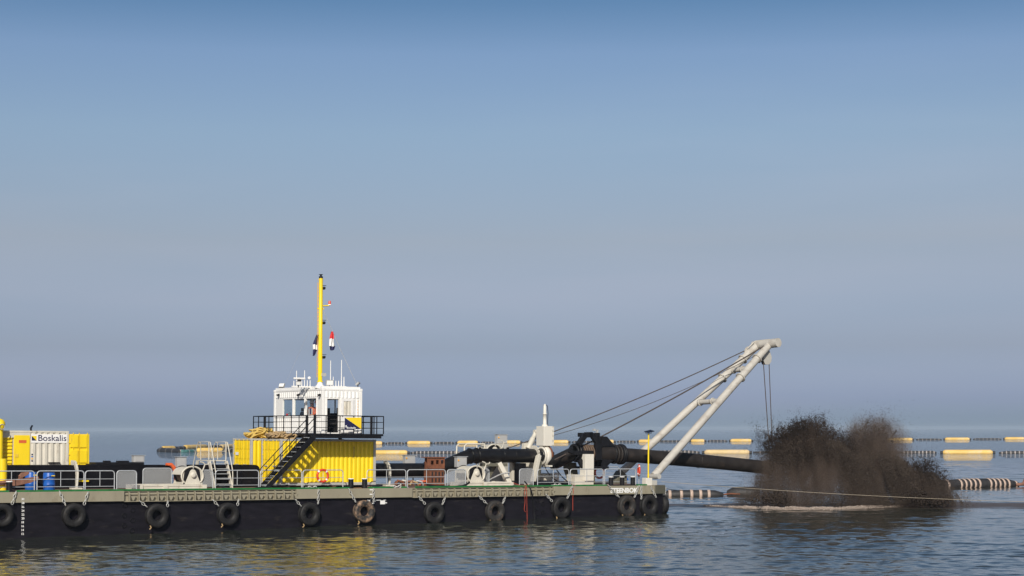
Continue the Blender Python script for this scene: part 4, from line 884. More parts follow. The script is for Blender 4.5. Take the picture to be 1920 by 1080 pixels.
# aerial racks
def rack(xa, xb, y, v, lab, stubs, u=None):
    a, b = P(xa, y, v), P(xb, y, v); z = a.z; t = thing('aerial_rack', lab, 'aerial rack', ((a.x + b.x) / 2, v, rz)); zb = rz
    build(MB().bx((a.x, v - .04, z - .06), (b.x, v + .04, z + .02)), 'bar', m_white, t)
    for u in (a.x + .1, b.x - .14): build(MB().bx((u, v - .03, zb), (u + .06, v + .03, z - .062)), 'leg', m_white, t)
    for x, yt, r in stubs:
        p = P(x, yt, v); build(MB().cyl((p.x, v, z + .02), (p.x, v, p.z), r, r * .8, n=8), 'aerial', m_white, t)
    return t
VL = 2.9
t = rack(547, 586, 724, VL, 'white aerial rack with radar bar, left of the mast', [(551, 714, .03), (556.2, 695, .028), (566, 714, .03), (571.2, 694.5, .028), (576.3, 713, .03), (581.5, 713, .03)])
a, b = P(550.5, 709.5, VL), P(572, 709.5, VL); build(MB().bx((a.x, VL - .06, a.z - .05), (b.x, VL + .06, a.z + .06)), 'radar_bar', m_white, t, bev=.03); c = (a + b) / 2; build(MB().cyl((c.x, VL, a.z - .22), (c.x, VL, a.z - .05), .10, n=12), 'radar_foot', m_black, t)
p = P(580, 709, VL); build(MB().lathe([(.08, 0), (.10, .04), (.09, .12), (.0, .16)], (p.x, VL, p.z - .06), n=14), 'satellite_dome', m_white, t)
rack(612, 649, 724, 2.4, 'white aerial rack with two whip aerials, right of the mast', [(620, 676, .028), (640.5, 675, .028), (625, 706.5, .026), (629.8, 714, .03), (635, 714, .03), (640, 714, .032), (645, 706.5, .03)])
def flood(x, y, v, lab, tilt, facing=None, s=.34, mt_=m_lamp):
    p = P(x, y, v); t = thing('floodlight', lab, 'floodlight', (p.x, v, rz), 'floodlights on the wheelhouse roof')
    build(MB().cyl((p.x, v, rz), (p.x, v, p.z - .05), .03, n=8), 'bracket', m_black, t)
    M = Matrix.Rotation(facing or 0, 3, 'Z') @ Matrix.Rotation(tilt, 3, 'X'); build(MB().box((p.x, v, p.z), (s, .10, s * .7), M), 'housing', m_cab, t)
    build(MB().box(V3((p.x, v, p.z)) + M @ V3((0, -.056, 0)), (s * .85, .008, s * .55), M), 'lens', mt_, t)
flood(528.5, 723, 3.6, 'floodlight at the left end of the wheelhouse roof', R(-30), R(-60), .34); flood(559.5, 718.5, 1.9, 'floodlight on the roof in front of the radar bar', R(20), R(-25), .30); flood(618, 717.5, 1.7, 'large white faced floodlight right of the mast foot', R(8), R(-8), .44); flood(671, 719.5, 1.6, 'floodlight at the right end of the wheelhouse roof', R(50), R(45), .32)

# ------------------------------------------------------------------ ropes on the container roofs
def rope_pile(cu, cv, w, lu, lv, n, r, m, lab, hh=.38):
    t_ = MB()
    for k in range(n):
        ph = random.random() * 6.28; a = lu * random.uniform(.35, 1); b = lv * random.uniform(.35, 1); ox, oy = random.uniform(-.25, .25) * lu, random.uniform(-.2, .2) * lv; h0 = hh * (k / n); pts = []
        ex = 1 - .5 * k / n
        for j in range(15):
            q = 2 * math.pi * j / 15; pts.append((cu + ox * ex + a * ex * math.cos(q + ph) + random.uniform(-.06, .06), cv + oy + b * ex * math.sin(q) + random.uniform(-.06, .06), w + r + h0 + .13 * math.sin(2 * q + ph * 3) * ex + random.uniform(0, .10)))
        t_.tube(pts, r, 6, closed=True)
    return solo(t_, 'rope_pile', m, lab, 'rope', 'rope piles on the container roofs', origin=V3((cu, cv, w)))
roofA = aw + 2.59 + .015; roofB = BW + 2.59 + .015
pa = P(481, 818, 6.6); rope_pile(pa.x + .35, 6.6, roofA, 1.0, .8, 44, .05, m_rope, 'heap of yellow rope on the roof of the rear yellow container', .42)
pb = P(528, 819, 2.9); rope_pile(pb.x - .15, 2.9, roofB, .75, .8, 24, .045, m_rope2, 'heap of tan rope on the front container roof behind the staircase', .22)
# ------------------------------------------------------------------ the sand pipeline on deck
PV = 4.7; PR = .44
def pu(x, v=PV, y=860): return U(x, v, y)
dp = thing('deck_pipe', 'black pipe along the deck rising by an elbow to a raised horizontal run', 'pipe', (pu(860), PV, .8))
zh = P(930, 854.5, PV).z; zl = P(760, 869, PV).z - PR + .02
path = [(pu(660), PV, zl), (pu(815), PV, zl), (pu(822), PV, zl + .04), (pu(832), PV, zl + .2), (pu(870), PV, zh - .16), (pu(880), PV, zh - .03), (pu(893), PV, zh), (pu(1012), PV, zh)]
build(MB().tube(path, PR, 28), 'pipe_run', m_pipe, dp)
for x in (881, 893): 
    u = pu(x); ax = V3((1, 0, .12 if x < 890 else .0)); build(MB().lathe([(PR, -.03), (PR + .055, -.03), (PR + .055, .03), (PR, .03)], (u, PV, zh - (.02 if x < 890 else 0)), ax, 28, closed=True), 'weld_collar', m_pipe, dp)
for x, z in ((801, zl), (806, zl)): build(MB().lathe([(PR, -.06), (PR + .13, -.06), (PR + .13, .06), (PR, .06)], (pu(x), PV, z), (1, 0, 0), 28, closed=True), 'flange', m_black, dp)
for x in (940, 962): build(MB().lathe([(PR, -.015), (PR + .012, -.015), (PR + .012, .015), (PR, .015)], (pu(x), PV, zh), (1, 0, 0), 28, closed=True), 'weld_seam', m_pipe, dp)
for x in (900, 920, 952): build(MB().bx((pu(x) - .06, PV - .05, zh + PR - .01), (pu(x) + .06, PV + .05, zh + PR + .09)), 'lifting_lug', m_black, dp)
# supports
sp_ = thing('pipe_support', 'pale splayed steel legs holding up the horizontal black pipe', 'support', (pu(940), 4.4, 0))
zb = zh - PR - .02
a, b = P(935, 868, 4.5), P(956, 904, 4.0); build(MB().beam((a.x, 4.5, zb), (b.x, 4.0, 0), .30, .28, up=(0, 1, 0)), 'leg', m_cream, sp_, bev=.01)
a, b = P(933, 876, 4.7), P(918, 893, 4.7); build(MB().beam((a.x, 5.0, zb), (b.x - .3, 5.0, 0), .30, .28, up=(0, 1, 0)), 'leg', m_olive, sp_, bev=.01)
a = P(908, 870, 4.5); b = P(950, 870, 4.5); build(MB().bx((a.x, 4.4, zb - .2), (b.x, 5.0, zb - .002)), 'saddle_beam', m_olive, sp_, bev=.01)
mb = MB().bx((pu(960, 5.2), 5.2, 0), (pu(968, 5.2), 5.5, zh)); solo(mb, 'cream_post', m_cream, 'pale square post under the horizontal pipe, between splayed legs and black column', 'post', bev=.01)
mb = MB().bx((pu(971, 4.6), 4.5, 0), (pu(985, 4.6), 5.0, zb)); solo(mb, 'black_column', m_trunk, 'black square column under the horizontal black pipe', 'column', bev=.02)
mb = MB().bx((pu(1003, 6.0), 6.0, 0), (pu(1015, 6.0), 6.6, zh - .1)); solo(mb, 'cream_bulkhead', m_cream, 'pale upright plate behind the leaning saddle leg', 'plate', bev=.01)
# leaning white saddle over the pipe
sd = thing('pipe_saddle', 'pale leaning steel leg strapped over the horizontal black pipe', 'saddle leg', (pu(995), 3.5, 0)); ux = pu(1001)
arc = [(ux, PV + (PR + .05) * math.cos(k), zh + (PR + .05) * math.sin(k)) for k in np.linspace(math.pi * 1.02, .0, 10)]
mb = MB()
for a, b in zip(arc[:-1], arc[1:]): mb.beam(a, b, .34, .07, up=(1, 0, 0))
build(mb, 'strap', m_cream, sd)
f0 = V3((pu(997, 3.2) , 3.0, 0)); build(MB().beam((ux, PV - PR - .08, zh + .02), (f0.x - .05, 3.05, .02), .24, .30, up=(0, 1, 0)), 'leg', m_cream, sd, bev=.015)
build(MB().beam((ux + .22, PV - PR + .1, zh - .35), (f0.x + .28, 3.3, .02), .22, .3, up=(0, 1, 0)), 'leg', m_olive, sd, bev=.015)  # second leg, coloured dark for the shaded right side of the saddle leg
build(MB().bx((f0.x - .35, 2.85, .002), (f0.x + .6, 3.5, .10)), 'foot', m_cream, sd, bev=.01)
# gate valve
gv = thing('gate_valve', 'tall white gate valve standing on the black pipe', 'valve', (pu(1025, 4.4), 4.5, 0)); vu = pu(1025.5, 4.4); 
build(MB().lathe([(PR + .02, -.16), (PR + .16, -.16), (PR + .2, -.10), (PR + .2, .10), (PR + .16, .16), (PR + .02, .16)], (vu, PV, zh), (1, 0, 0), 32, closed=True), 'valve_body', m_valve, gv)
build(MB().lathe([(PR - .02, 0), (PR + .17, 0), (PR + .17, .10), (PR - .02, .10)], (vu + .20, PV, zh), (1, 0, 0), 32, closed=True), 'flange', m_rust, gv)
build(MB().lathe([(PR + .01, 0), (PR + .15, 0), (PR + .15, .08), (PR + .01, .08)], (vu - .28, PV, zh), (1, 0, 0), 32, closed=True), 'flange', m_valve, gv)
z0_, z1_ = P(1025, 842, 4.2).z, P(1025, 799, 4.2).z
build(MB().prism([(-.30, z0_ + .22), (.36, z0_ + .22), (.24, z0_ - .02), (.16, z0_ - .35), (-.16, z0_ - .35), (-.22, z0_ - .02)], (vu, PV - .18, 0), (1, 0, 0), (0, 0, 1), (0, .36, 0)), 'neck', m_valve, gv, bev=.01)
bn_ = build(MB().bx((vu - .34, PV - .42, z0_ + .2), (vu + .32, PV + .42, z1_)), 'bonnet', m_valve, gv, bev=.02)
mb = MB()
for f in (.03, .25, .5, .75, .97): z = z0_ + .2 + (z1_ - z0_ - .2) * f; mb.bx((vu + .322, PV - .44, z - .03), (vu + .44, PV + .44, z + .03))
for vv in (PV - .44, PV + .38): mb.bx((vu + .322, vv, z0_ + .2), (vu + .43, vv + .06, z1_))
build(mb, 'stiffening_ribs', m_valve, bn_)
zt_ = P(1027, 757.5, 4.4).z; zm = P(1027, 777, 4.4).z
rd = build(MB().lathe([(.20, 0), (.17, .10), (.115, .12), (.115, zm - z1_), (.14, zm - z1_ + .01), (.14, zm - z1_ + .06), (.095, zm - z1_ + .07), (.095, zt_ - z1_ - .12), (.05, zt_ - z1_)], (vu + .02, PV, z1_), n=18), 'actuator_cylinder', m_valve, gv)
build(MB().tube([(vu + .05, PV, zt_ - .02), (vu + .22, PV, zt_ - .12), (vu + .27, PV, zt_ - .6), (vu + .24, PV, zm - .4), (vu + .26, PV, z1_ + .01)], .022, 6), 'hydraulic_hose', m_black, rd)
build(MB().bx((vu - .12, PV - PR - .30, zh - PR - .25), (vu + .12, PV + .1, zh - PR - .15)), 'drain_block', m_valve, gv, bev=.01)
def hose(pxs, r, m, lab, name='hydraulic_hose', cat='hose', n=6):
    pts = [P(x, y, v) for x, y, v in pxs]; sm = []
    for i in range(len(pts) - 1):
        p0 = pts[max(i - 1, 0)]; p1, p2 = pts[i], pts[i + 1]; p3 = pts[min(i + 2, len(pts) - 1)]
        for k in range(6):
            t = k / 6; sm.append(.5 * (2 * p1 + (p2 - p0) * t + (2 * p0 - 5 * p1 + 4 * p2 - p3) * t * t + (3 * p1 - p0 - 3 * p2 + p3) * t ** 3))
    sm.append(pts[-1]); return solo(MB().tube(sm, r, n), name, m, lab, cat)
hose([(1021, 872, 4.1), (1026, 884, 3.6), (1040, 899, 2.6), (1064, 909, 1.4)], .035, m_black, 'black hose hanging from the valve to the deck, left one')
hose([(1035, 870, 4.1), (1043, 880, 3.6), (1054, 894, 2.4), (1070, 908, 1.0), (1074, 911, .2)], .035, m_black, 'black hose hanging from the valve to the deck edge, right one')
# hydraulic ram and its bracket behind the pipe
hr = thing('hydraulic_ram', 'pale tilted hydraulic ram on a bracket behind the black pipe', 'hydraulic ram', (pu(990, 6.2), 6.2, 0))
a, b = P(990, 841, 6.2), P(1005, 810, 6.2); build(MB().tube([a, a + (b - a) * .62, a + (b - a) * .63, b], [.17, .17, .14, .14], 16), 'cylinder', m_cream, hr); build(MB().cyl(b - V3((.14, 0, 0)), b + V3((.14, 0, 0)), .16, n=14), 'end_eye', m_cream, hr)
p0_ = P(979, 843, 6.4); build(MB().prism([(p0_.x - .1, 0), (p0_.x + .75, 0), (p0_.x + .75, p0_.z), (p0_.x + .55, p0_.z + .45), (p0_.x + .15, p0_.z + .4)], (0, 6.35, 0), (1, 0, 0), (0, 0, 1), (0, .3, 0)), 'bracket', m_cream, hr, bev=.01)

# swivel unit
SV = 3.0
sw = thing('swivel_unit', 'heavy black pipe swivel with trapezoid frame over the stern deck', 'pipe swivel', (U(1120, SV, 850), SV, 0))
def sp(x, y, v=SV): return P(x, y, v)
a, b = sp(1036, 869, 4.35), sp(1081, 848, SV)
build(MB().tube([V3((vu + .3, PV, zh)), a, b], .45, 26), 'inlet_pipe', m_pipe, sw)
c0, c1 = sp(1081, 849), sp(1167, 852); axd = (c1 - c0).normalized()
def ring(x, r0, r1, t, name, m):
    f = (x - 1081) / (1167 - 1081); return build(MB().lathe([(r0, -t), (r1, -t), (r1, t), (r0, t)], c0 + (c1 - c0) * f, axd, 30, closed=True), name, m, sw)
ring(1060.5 + 21, .40, .60, .08, 'flange', m_black)
build(MB().tube([c0, c0 + (c1 - c0) * .10, c0 + (c1 - c0) * .42, c0 + (c1 - c0) * .60, c0 + (c1 - c0) * .78, c0 + (c1 - c0) * 1.0], [.50, .50, .50, .56, .52, .47], 30), 'barrel', m_pipe2, sw)
for k in range(7): ring(1089 + k * 4.1, .48, .555 - .004 * abs(k - 3), .055, 'coil_turn', m_brown)
for x, r in ((1076, .57), (1147, .60), (1151, .63), (1158, .60), (1162, .66), (1165, .66)): ring(x, .40, r, .045, 'flange', m_pipe2 if x in (1151, 1158) else m_black)
for s in (-1, 1):
    vv = SV + s * .5
    pts = [(1084, 834), (1097, 815.5), (1110, 815), (1121, 831), (1121, 863)]
    q = [P(x, y, vv) for x, y in pts]; mb = MB()
    for k, (p, r_) in enumerate(zip(q[:-1], q[1:])): mb.beam(p, r_, .34 if k != 3 else .5, .24, up=(0, 1, 0))
    build(mb, 'frame_arm', m_black, sw, bev=.02)
    q = [P(x, y, vv) for x, y in ((1090, 873), (1097, 886))]; build(MB().beam(P(1086, 862, vv), P(1094, 876.5, vv), .30, .24, up=(0, 1, 0)), 'frame_leg', m_black, sw, bev=.02)
    build(MB().prism([(P(1066, 846, vv).x, P(1066, 846, vv).z), (P(1092, 845, vv).x, P(1092, 844.5, vv).z), (P(1112, 845, vv).x, P(1112, 845, vv).z), (P(1112, 851, vv).x, P(1112, 852, vv).z), (P(1076, 851, vv).x, P(1076, 853, vv).z), (P(1067, 849, vv).x, P(1067, 849, vv).z)], (0, vv - .1, 0), (1, 0, 0), (0, 0, 1), (0, .2, 0)), 'side_fender', m_black, sw, bev=.02)
for pts_ in (((1121, 818), (1131, 818.5), (1145, 835), (1121, 838)), ((1121, 861), (1143, 862), (1131, 875), (1121, 875))):
    for dv_ in (-.42, -.04, .34):
        hh = [P(x, y, SV) for x, y in pts_]; build(MB().prism([(p.x, p.z) for p in hh], (0, SV + dv_, 0), (1, 0, 0), (0, 0, 1), (0, .09, 0)), 'gusset', m_black, sw, bev=.012)
q0, q1 = P(1097, 815, SV), P(1111, 815, SV)
for q in (q0, q1): build(MB().bx((q.x - .14, SV - .62, q.z - .14), (q.x + .14, SV + .62, q.z + .12)), 'top_beam', m_black, sw, bev=.02)
q0, q1 = P(1088, 877, SV), P(1133, 877, SV); build(MB().bx((q0.x, SV - .5, q0.z - .09), (q1.x, SV + .5, q0.z + .09)), 'lower_beam', m_black, sw, bev=.02)
pl = thing('swivel_pillar', 'white square pillar carrying the black swivel', 'pillar', (U(1106, 2.4), 2.5, 0)); a, b = U(1097.5, 2.1), U(1113.5, 2.1); zt2 = P(1106, 851.5, 2.1).z
build(MB().bx((a, 2.1, .25), (b, 2.7, zt2)), 'column', m_valve, pl, bev=.02)
build(MB().bx((U(1078, 2.2), 2.2, .0), (b + .06, 3.4, .25)), 'base_plinth', m_cream, pl, bev=.015); a2 = U(1079, 2.25); build(MB().bx((a2, 2.25, .252), (a - .003, 3.2, P(1090, 890, 2.25).z)), 'base_box', m_cream, pl, bev=.015)
mb = MB().prism([(U(1073, 4.3), 0), (U(1083, 4.3), 0), (U(1077, 4.3), zh - .42), (U(1062, 4.3), zh - .42), (U(1063, 4.3), zh - .9)], (0, 4.1, 0), (1, 0, 0), (0, 0, 1), (0, .6, 0)); solo(mb, 'olive_support', m_olive, 'olive grey pedestal under the left end of the black swivel', 'pedestal', bev=.015)
mb = MB(); p = P(1115.5, 812, SV); mb.cyl((p.x, SV, p.z - .12), (p.x, SV, p.z + .1), .025, n=6); mb.box((p.x - .1, SV - .05, p.z + .2), (.18, .12, .14)); mb.box((p.x + .14, SV - .05, p.z + .12), (.10, .12, .2)); solo(mb, 'deck_lamp', m_cab, 'small grey work lamp on top of the black swivel', 'lamp')

# outboard discharge pipe
OV = 2.6
dis = thing('discharge_pipe', 'long dusty black discharge pipe reaching out over the water', 'pipe', (U(1300, OV, 865), OV, 1))
e0, e1 = P(1165, 852.5, SV), P(1446, 877.5, OV); pts = [e0 + (e1 - e0) * f + V3((0, 0, .05 * math.sin(math.pi * f))) for f in np.linspace(0, 1, 12)]
build(MB().tube(pts, .45, 28), 'pipe_run', m_pipe2, dis)
for f in (.012, .5, .985): q = e0 + (e1 - e0) * f + V3((0, 0, .05 * math.sin(math.pi * f))); build(MB().lathe([(.44, -.03), (.475 if f == .5 else .56, -.03), (.475 if f == .5 else .56, .03), (.44, .03)], q, (e1 - e0), 28, closed=True), 'flange', m_pipe2, dis)

# ------------------------------------------------------------------ stern A-frame boom
af = thing('stern_boom', 'pale grey twin tube boom leaning out over the stern', 'boom', (U(1200, 2.5), 2.5, 0))
NV, FV, TVN, TVF = .55, 4.3, 2.25, 3.35
nA, nB = P(1226, 893, NV), P(1441, 648, TVN); fA, fB = P(1162, 888, FV), P(1419, 649, TVF)
RB = .25
nl = build(MB().tube([nA, nB], RB, 24), 'near_tube', m_boom, af); fl = build(MB().tube([fA, fB], RB, 24), 'far_tube', m_boom, af)
def flg(A, Bp, f, par, wid=.035):
    q = A + (Bp - A) * f; build(MB().lathe([(RB, -wid), (RB + .10, -wid), (RB + .10, -.004), (RB, -.004)], q, Bp - A, 24, closed=True), 'flange', m_boom, par); build(MB().lathe([(RB, .004), (RB + .10, .004), (RB + .10, wid), (RB, wid)], q, Bp - A, 24, closed=True), 'flange', m_boom, par)
for y in (674, 711): flg(nA, nB, (893 - y) / (893 - 648), nl)
for y in (674.5, 711): flg(fA, fB, (888 - y) / (888 - 649), fl)
for yn, yf in ((756, 757.5), (694.5, 696)):
    fn, ff = (893 - yn) / 245, (888 - yf) / 239; a, b = nA + (nB - nA) * fn, fA + (fB - fA) * ff; cbm = build(MB().tube([a, b], .17, 16), 'cross_tube', m_boom, af)
    for k in (.3, .82): build(MB().lathe([(.17, -.03), (.25, -.03), (.25, .03), (.17, .03)], a + (b - a) * k, b - a, 18, closed=True), 'flange', m_boom, cbm)
ta_, tb_ = P(1420, 646, TVF + .3), P(1449, 639.5, TVN - 1.0)
ta_ = fB + V3((.05, .35, .05)); tb_ = nB + V3((.22, -.75, .18)); build(MB().tube([ta_, tb_], .31, 24), 'head_tube', m_boom, af)
mb = MB(); mb.tube([fB + (fA - fB) * .05 + V3((-.3, 0, .22)), fB + V3((-.1, .05, .34)), nB + V3((.0, -.1, .4))], .05, 6); mb.prism([(-.25, 0), (.25, 0), (.12, .3), (-.12, .3)], fB + (fA - fB) * .06 + V3((-.2, 0, .1)), (fA - fB).normalized(), (0, 0, 1), (0, .08, 0)); build(mb, 'head_lugs', m_boom, af)
sh0 = P(1436.5, 671, 2.5); shb = thing('sheave_block', 'grey sheave block hanging under the boom head', 'pulley block', sh0)
build(MB().lathe([(.30, -.10), (.36, -.10), (.30, -.03), (.30, .03), (.36, .10), (.30, .10)], sh0, (0, 1, 0), 22, closed=True), 'sheave', m_grey, shb)
for s in (-1, 1): build(MB().prism([(-.10, .62), (.10, .62), (.36, .1), (.34, -.25), (.12, -.46), (-.22, -.46), (-.36, -.2), (-.34, .1)], sh0 + V3((0, s * .14 - .02, 0)), (1, 0, 0), (0, 0, 1), (0, .04, 0)), 'cheek', m_grey if s < 0 else m_black, shb, bev=.01)
build(MB().tube([sh0 + V3((0, 0, .5)), sh0 + V3((.02, 0, .8)), (nB + fB) / 2 + V3((.15, 0, -.2))], .05, 6), 'hanger', m_black, shb)
pd = thing('boom_pedestal', 'white steel pedestal holding the near boom foot and lamp pole', 'pedestal', (U(1216, .4), .4, 0))
a, b = U(1209.5, .05), U(1221.5, .05); z = P(1215, 896, .05).z; build(MB().bx((a, -.04, .002), (b, .36, z)), 'block', m_valve, pd, bev=.02)
build(MB().bx((b + .003, .15, .0), (b + .55, .95, z * .65)), 'hinge_bracket', m_grey, pd, bev=.02); build(MB().cyl((nA.x, .0, nA.z), (nA.x, 1.1, nA.z), .16, n=16), 'hinge_pin', m_grey, pd)
mb = MB().prism([(fA.x - .75, 0), (fA.x + .35, 0), (fA.x + .35, fA.z - .1), (fA.x - .05, fA.z + .2)], (0, FV - .34, 0), (1, 0, 0), (0, 0, 1), (0, .68, 0)); solo(mb, 'far_boom_foot', m_olive, 'bracket with shade in its grey at the foot of the far boom tube', 'bracket', bev=.02)  # shade on the far foot is put into its colour
# guy wires
def wire(p, q, r, m, lab, sag=.0, name='guy_wire', cat='wire', ends=False):
    p, q = V3(p), V3(q); pts = [p + (q - p) * f - V3((0, 0, sag * 4 * f * (1 - f))) for f in np.linspace(0, 1, 13)]
    mb = MB().tube(pts, r, 6)
    return solo(mb, name, m, lab, cat)
wire(fB + (fA - fB) * .075 + V3((-.25, 0, .28)), P(948, 842, 6.9), .036, m_wire, 'upper steel guy wire from boom head to the far winch', .25)
wire(nB + (nA - nB) * .03 + V3((-.1, 0, .22)), P(1040, 862, 3.3), .045, m_wire, 'thick lower guy wire from boom head to the inlet pipe', .2)
wire(nB + (nA - nB) * .10 + V3((-.1, .3, .1)), P(1000, 826, 6.4), .020, m_wire, 'thin middle guy wire running behind the white valve', .5)
lo, hi = e1 + V3((-.3, 0, .45)), sh0
wire(sh0 + V3((-.25, 0, -.3)), e1 + V3((-.1, .0, .48)), .030, m_wire, 'left hoisting wire from sheave block to pipe end', 0, 'hoist_wire'); wire(sh0 + V3((.26, 0, -.2)), e1 + V3((.15, 0, .48)), .030, m_wire, 'right hoisting wire from sheave block to pipe end', 0, 'hoist_wire')
q0 = B @ P(1240, 903, .6); q1 = at_depth(2050, 944, q0.y - 3); mid = [q0 + (q1 - q0) * f - V3((0, 0, .22 * 4 * f * (1 - f))) for f in np.linspace(0, 1, 15)]
solo(MB().tube(mid, .013, 5), 'mooring_line', mat('pale_line', (.34, .29, .22), .8), 'long pale mooring line stretched from stern past the sand plume', 'rope', M=I4)
q0 = B @ P(1243, 915, 1.0); q1 = at_depth(1293, 919.5, q0.y + 10); solo(MB().tube([q0, (q0 + q1) / 2 - V3((0, 0, .08)), q1], .02, 5), 'short_line', m_wire, 'short dark line running from barge corner to the floating hose', 'rope', M=I4)

# ------------------------------------------------------------------ lamp pole, lifebuoys, barrels, anchor and other deck gear
lp = thing('solar_lamp', 'yellow pole with a small solar panel at the stern', 'lamp', (U(1215.5, .35), .35, z)); u = U(1215.5, .3); zt3 = P(1215, 813, .3).z
build(MB().cyl((u, .3, z + .003), (u, .3, zt3), .05, n=10), 'pole', m_yel, lp); build(MB().box((u + .05, .3, zt3 + .14), (.52, .40, .035), Matrix.Rotation(-.22, 3, 'Y') @ Matrix.Rotation(.2, 3, 'X')), 'solar_panel', m_solar, lp); build(MB().tube([(u, .3, zt3), (u - .22, .3, zt3 - .02), (u - .24, .3, zt3 + .08)], .015, 5), 'bracket', m_black, lp); build(MB().tube([(u, .3, zt3), (u + .22, .3, zt3 + .02), (u + .24, .3, zt3 + .14)], .015, 5), 'bracket', m_black, lp)
def buoy(x, y, v, lab, r=.33, ax=(0, 1, 0), rt=.065):
    c = P(x, y, v); t = thing('lifebuoy', lab, 'lifebuoy', (c.x, c.y, c.z - r), 'lifebuoys hung on the railings'); zx = V3(ax).normalized(); xx = V3((0, 0, 1)) if abs(zx.z) < .9 else V3((1, 0, 0)); yy = zx.cross(xx)
    cc = lambda k: c + xx * math.cos(k) * r + yy * math.sin(k) * r
    build(MB().tube([cc(2 * math.pi * k / 32) for k in range(32)], rt, 10, closed=True), 'ring', m_red, t)
    for q in (.12, .37, .62, .87): build(MB().tube([cc(2 * math.pi * (q + s)) for s in np.linspace(-.022, .022, 4)], rt * 1.06, 10), 'band', m_whc, t)
buoy(605, 892, .60, 'orange lifebuoy with white bands on the railing before the yellow container'); buoy(1124, 886, 5.0, 'red lifebuoy partly hidden behind the white swivel pillar', .36); buoy(1198, 882, 1.6, 'red lifebuoy seen edge on at the stern post', .33, (.80, -.48, 0))
mb = MB().cyl((U(1198, 1.75), 1.75, 0), (U(1198, 1.75), 1.75, 1.15), .03, n=8); solo(mb, 'buoy_post', m_galv, 'silver post holding the edge on lifebuoy at the stern', 'post')
mb = MB().cyl((U(1114, 5.1), 5.1, 0), (U(1114, 5.1), 5.1, 1.1), .045, n=8); mb.cyl((U(1114, 5.1), 5.1, 1.1), (U(1114, 5.1), 5.1, 1.2), .07, n=8); solo(mb, 'yellow_post', m_yel, 'short yellow post beside the partly hidden lifebuoy', 'post')
def barrel(x, y0, v, lab, r=.30, h=.9):
    u = U(x, v); t = thing('barrel', lab, 'barrel', (u, v, 0), 'blue plastic barrels'); build(MB().lathe([(r * .92, 0), (r, .05), (r, .28), (r * 1.04, .30), (r, .33), (r, .58), (r * 1.04, .60), (r, .63), (r, h - .06), (r * .92, h)], (u, v, 0), n=24), 'body', m_blue, t)
    build(MB().lathe([(r * .95, 0), (r * .97, .02), (r * .90, .04)], (u, v, h - .02), n=24), 'lid', m_blue, t); build(MB().bx((u + .02, v - r - .006, h - .16), (u + .2, v - r * .9, h - .11)), 'paper_tag', m_yelc, t)
barrel(92, 0, 1.4, 'blue barrel standing left of the pale strap'); barrel(58, 0, 3.2, 'blue barrel behind the rusty anchor')
an = thing('anchor', 'rusty brown anchor lying on deck behind the black bollard', 'anchor', (U(45, 1.6), 1.6, 0)); q = [P(x, y, 1.6) for x, y in ((-5, 908), (74, 896))]
build(MB().beam(P(-10, 907, 1.7), P(72, 897, 1.5), .22, .20), 'shank', m_anch, an, bev=.03)
fp = [P(x, y, 1.5) for x, y in ((33, 893), (39, 886), (52, 884.5), (54, 887), (50, 891), (41, 895))]; build(MB().prism([(p.x, p.z) for p in fp], (0, 1.35, 0), (1, 0, 0), (0, 0, 1), (0, .12, 0)), 'fluke', m_anch, an, bev=.02)
build(MB().beam(P(38, 907, 1.5), P(39, 892, 1.45), .16, .2), 'arm', m_anch, an, bev=.02); fp = [P(x, y, 1.2) for x, y in ((12, 908), (30, 899), (62, 896), (75, 896.5), (58, 905), (30, 911), (10, 911))]; build(MB().prism([(p.x, p.z) for p in fp], (0, 1.15, 0), (1, 0, 0), (0, 0, 1), (0, .16, 0)), 'fluke', m_anch, an, bev=.02)
u = U(4, 2.0); mb = MB().cyl((u, 2.0, 0), (u, 2.0, P(5, 860, 2.0).z), .24, n=20); solo(mb, 'yellow_standpipe', m_yel, 'yellow upright cylinder at the left edge of the photo', 'standpipe')
vt = thing('ventilation_cowl', 'yellow round topped ventilator at the left edge beside the power unit', 'ventilator', (U(-2, 5.0), 5.0, 0)); u = U(-1, 5.0); zc_ = P(2, 796, 5.0).z; build(MB().cyl((u, 5.0, 0), (u, 5.0, zc_ - .1), .16, n=16), 'pipe', m_yel, vt)
build(MB().lathe([(.16, -.3), (.24, -.15), (.27, 0), (.25, .14), (.17, .25), (0, .31)], (u, 5.0, zc_), n=20), 'hood', m_yel, vt); build(MB().lathe([(.12, 0), (.15, 0), (.15, .05), (.12, .05)], (u + .02, 4.75, zc_ - .12), (0, -1, 0), 16, closed=True), 'grille_ring', m_cab, vt)
def beam_thing(x0, x1, y0, y1, v, d, m, name, lab, cat='beam', w0=None):
    a, b = P(x0, y1, v), P(x1, y0, v); za = max(0.002, a.z) if w0 is None else w0; return solo(MB().bx((a.x, v, za), (b.x, v + d, max(b.z, za + .04))), name, m, lab, cat, bev=.012)
def deckv(x, y):
    o = BI @ Vector((0, 0, CAM_H)); d = BI.to_3x3() @ ray(x, y); return (o + d * (-o.z / d.z)).y
beam_thing(73, 126, 901.5, 908, deckv(90, 908), .22, m_cream, 'steel_beam', 'pale beam on deck behind the standing blue barrel'); beam_thing(148, 167, 900.5, 903.5, min(4.05, deckv(158, 903.5)), .1, m_yel, 'yellow_bar', 'short yellow bar beside the pale curved strap', 'bar')
beam_thing(1107, 1172, 902, 906, min(6, deckv(1140, 906)), .3, m_white, 'white_beam', 'long white beam on deck behind the three bollards'); beam_thing(1171, 1178, 896.5, 900.5, min(7.5, deckv(1174, 900.5)), .3, m_blue, 'blue_crate', 'small blue crate behind the three bollards', 'crate')
beam_thing(1022, 1036, 888, 906, 5.5, .5, m_cream, 'low_box', 'low pale box on the far deck behind the hanging hoses', 'box', .02)
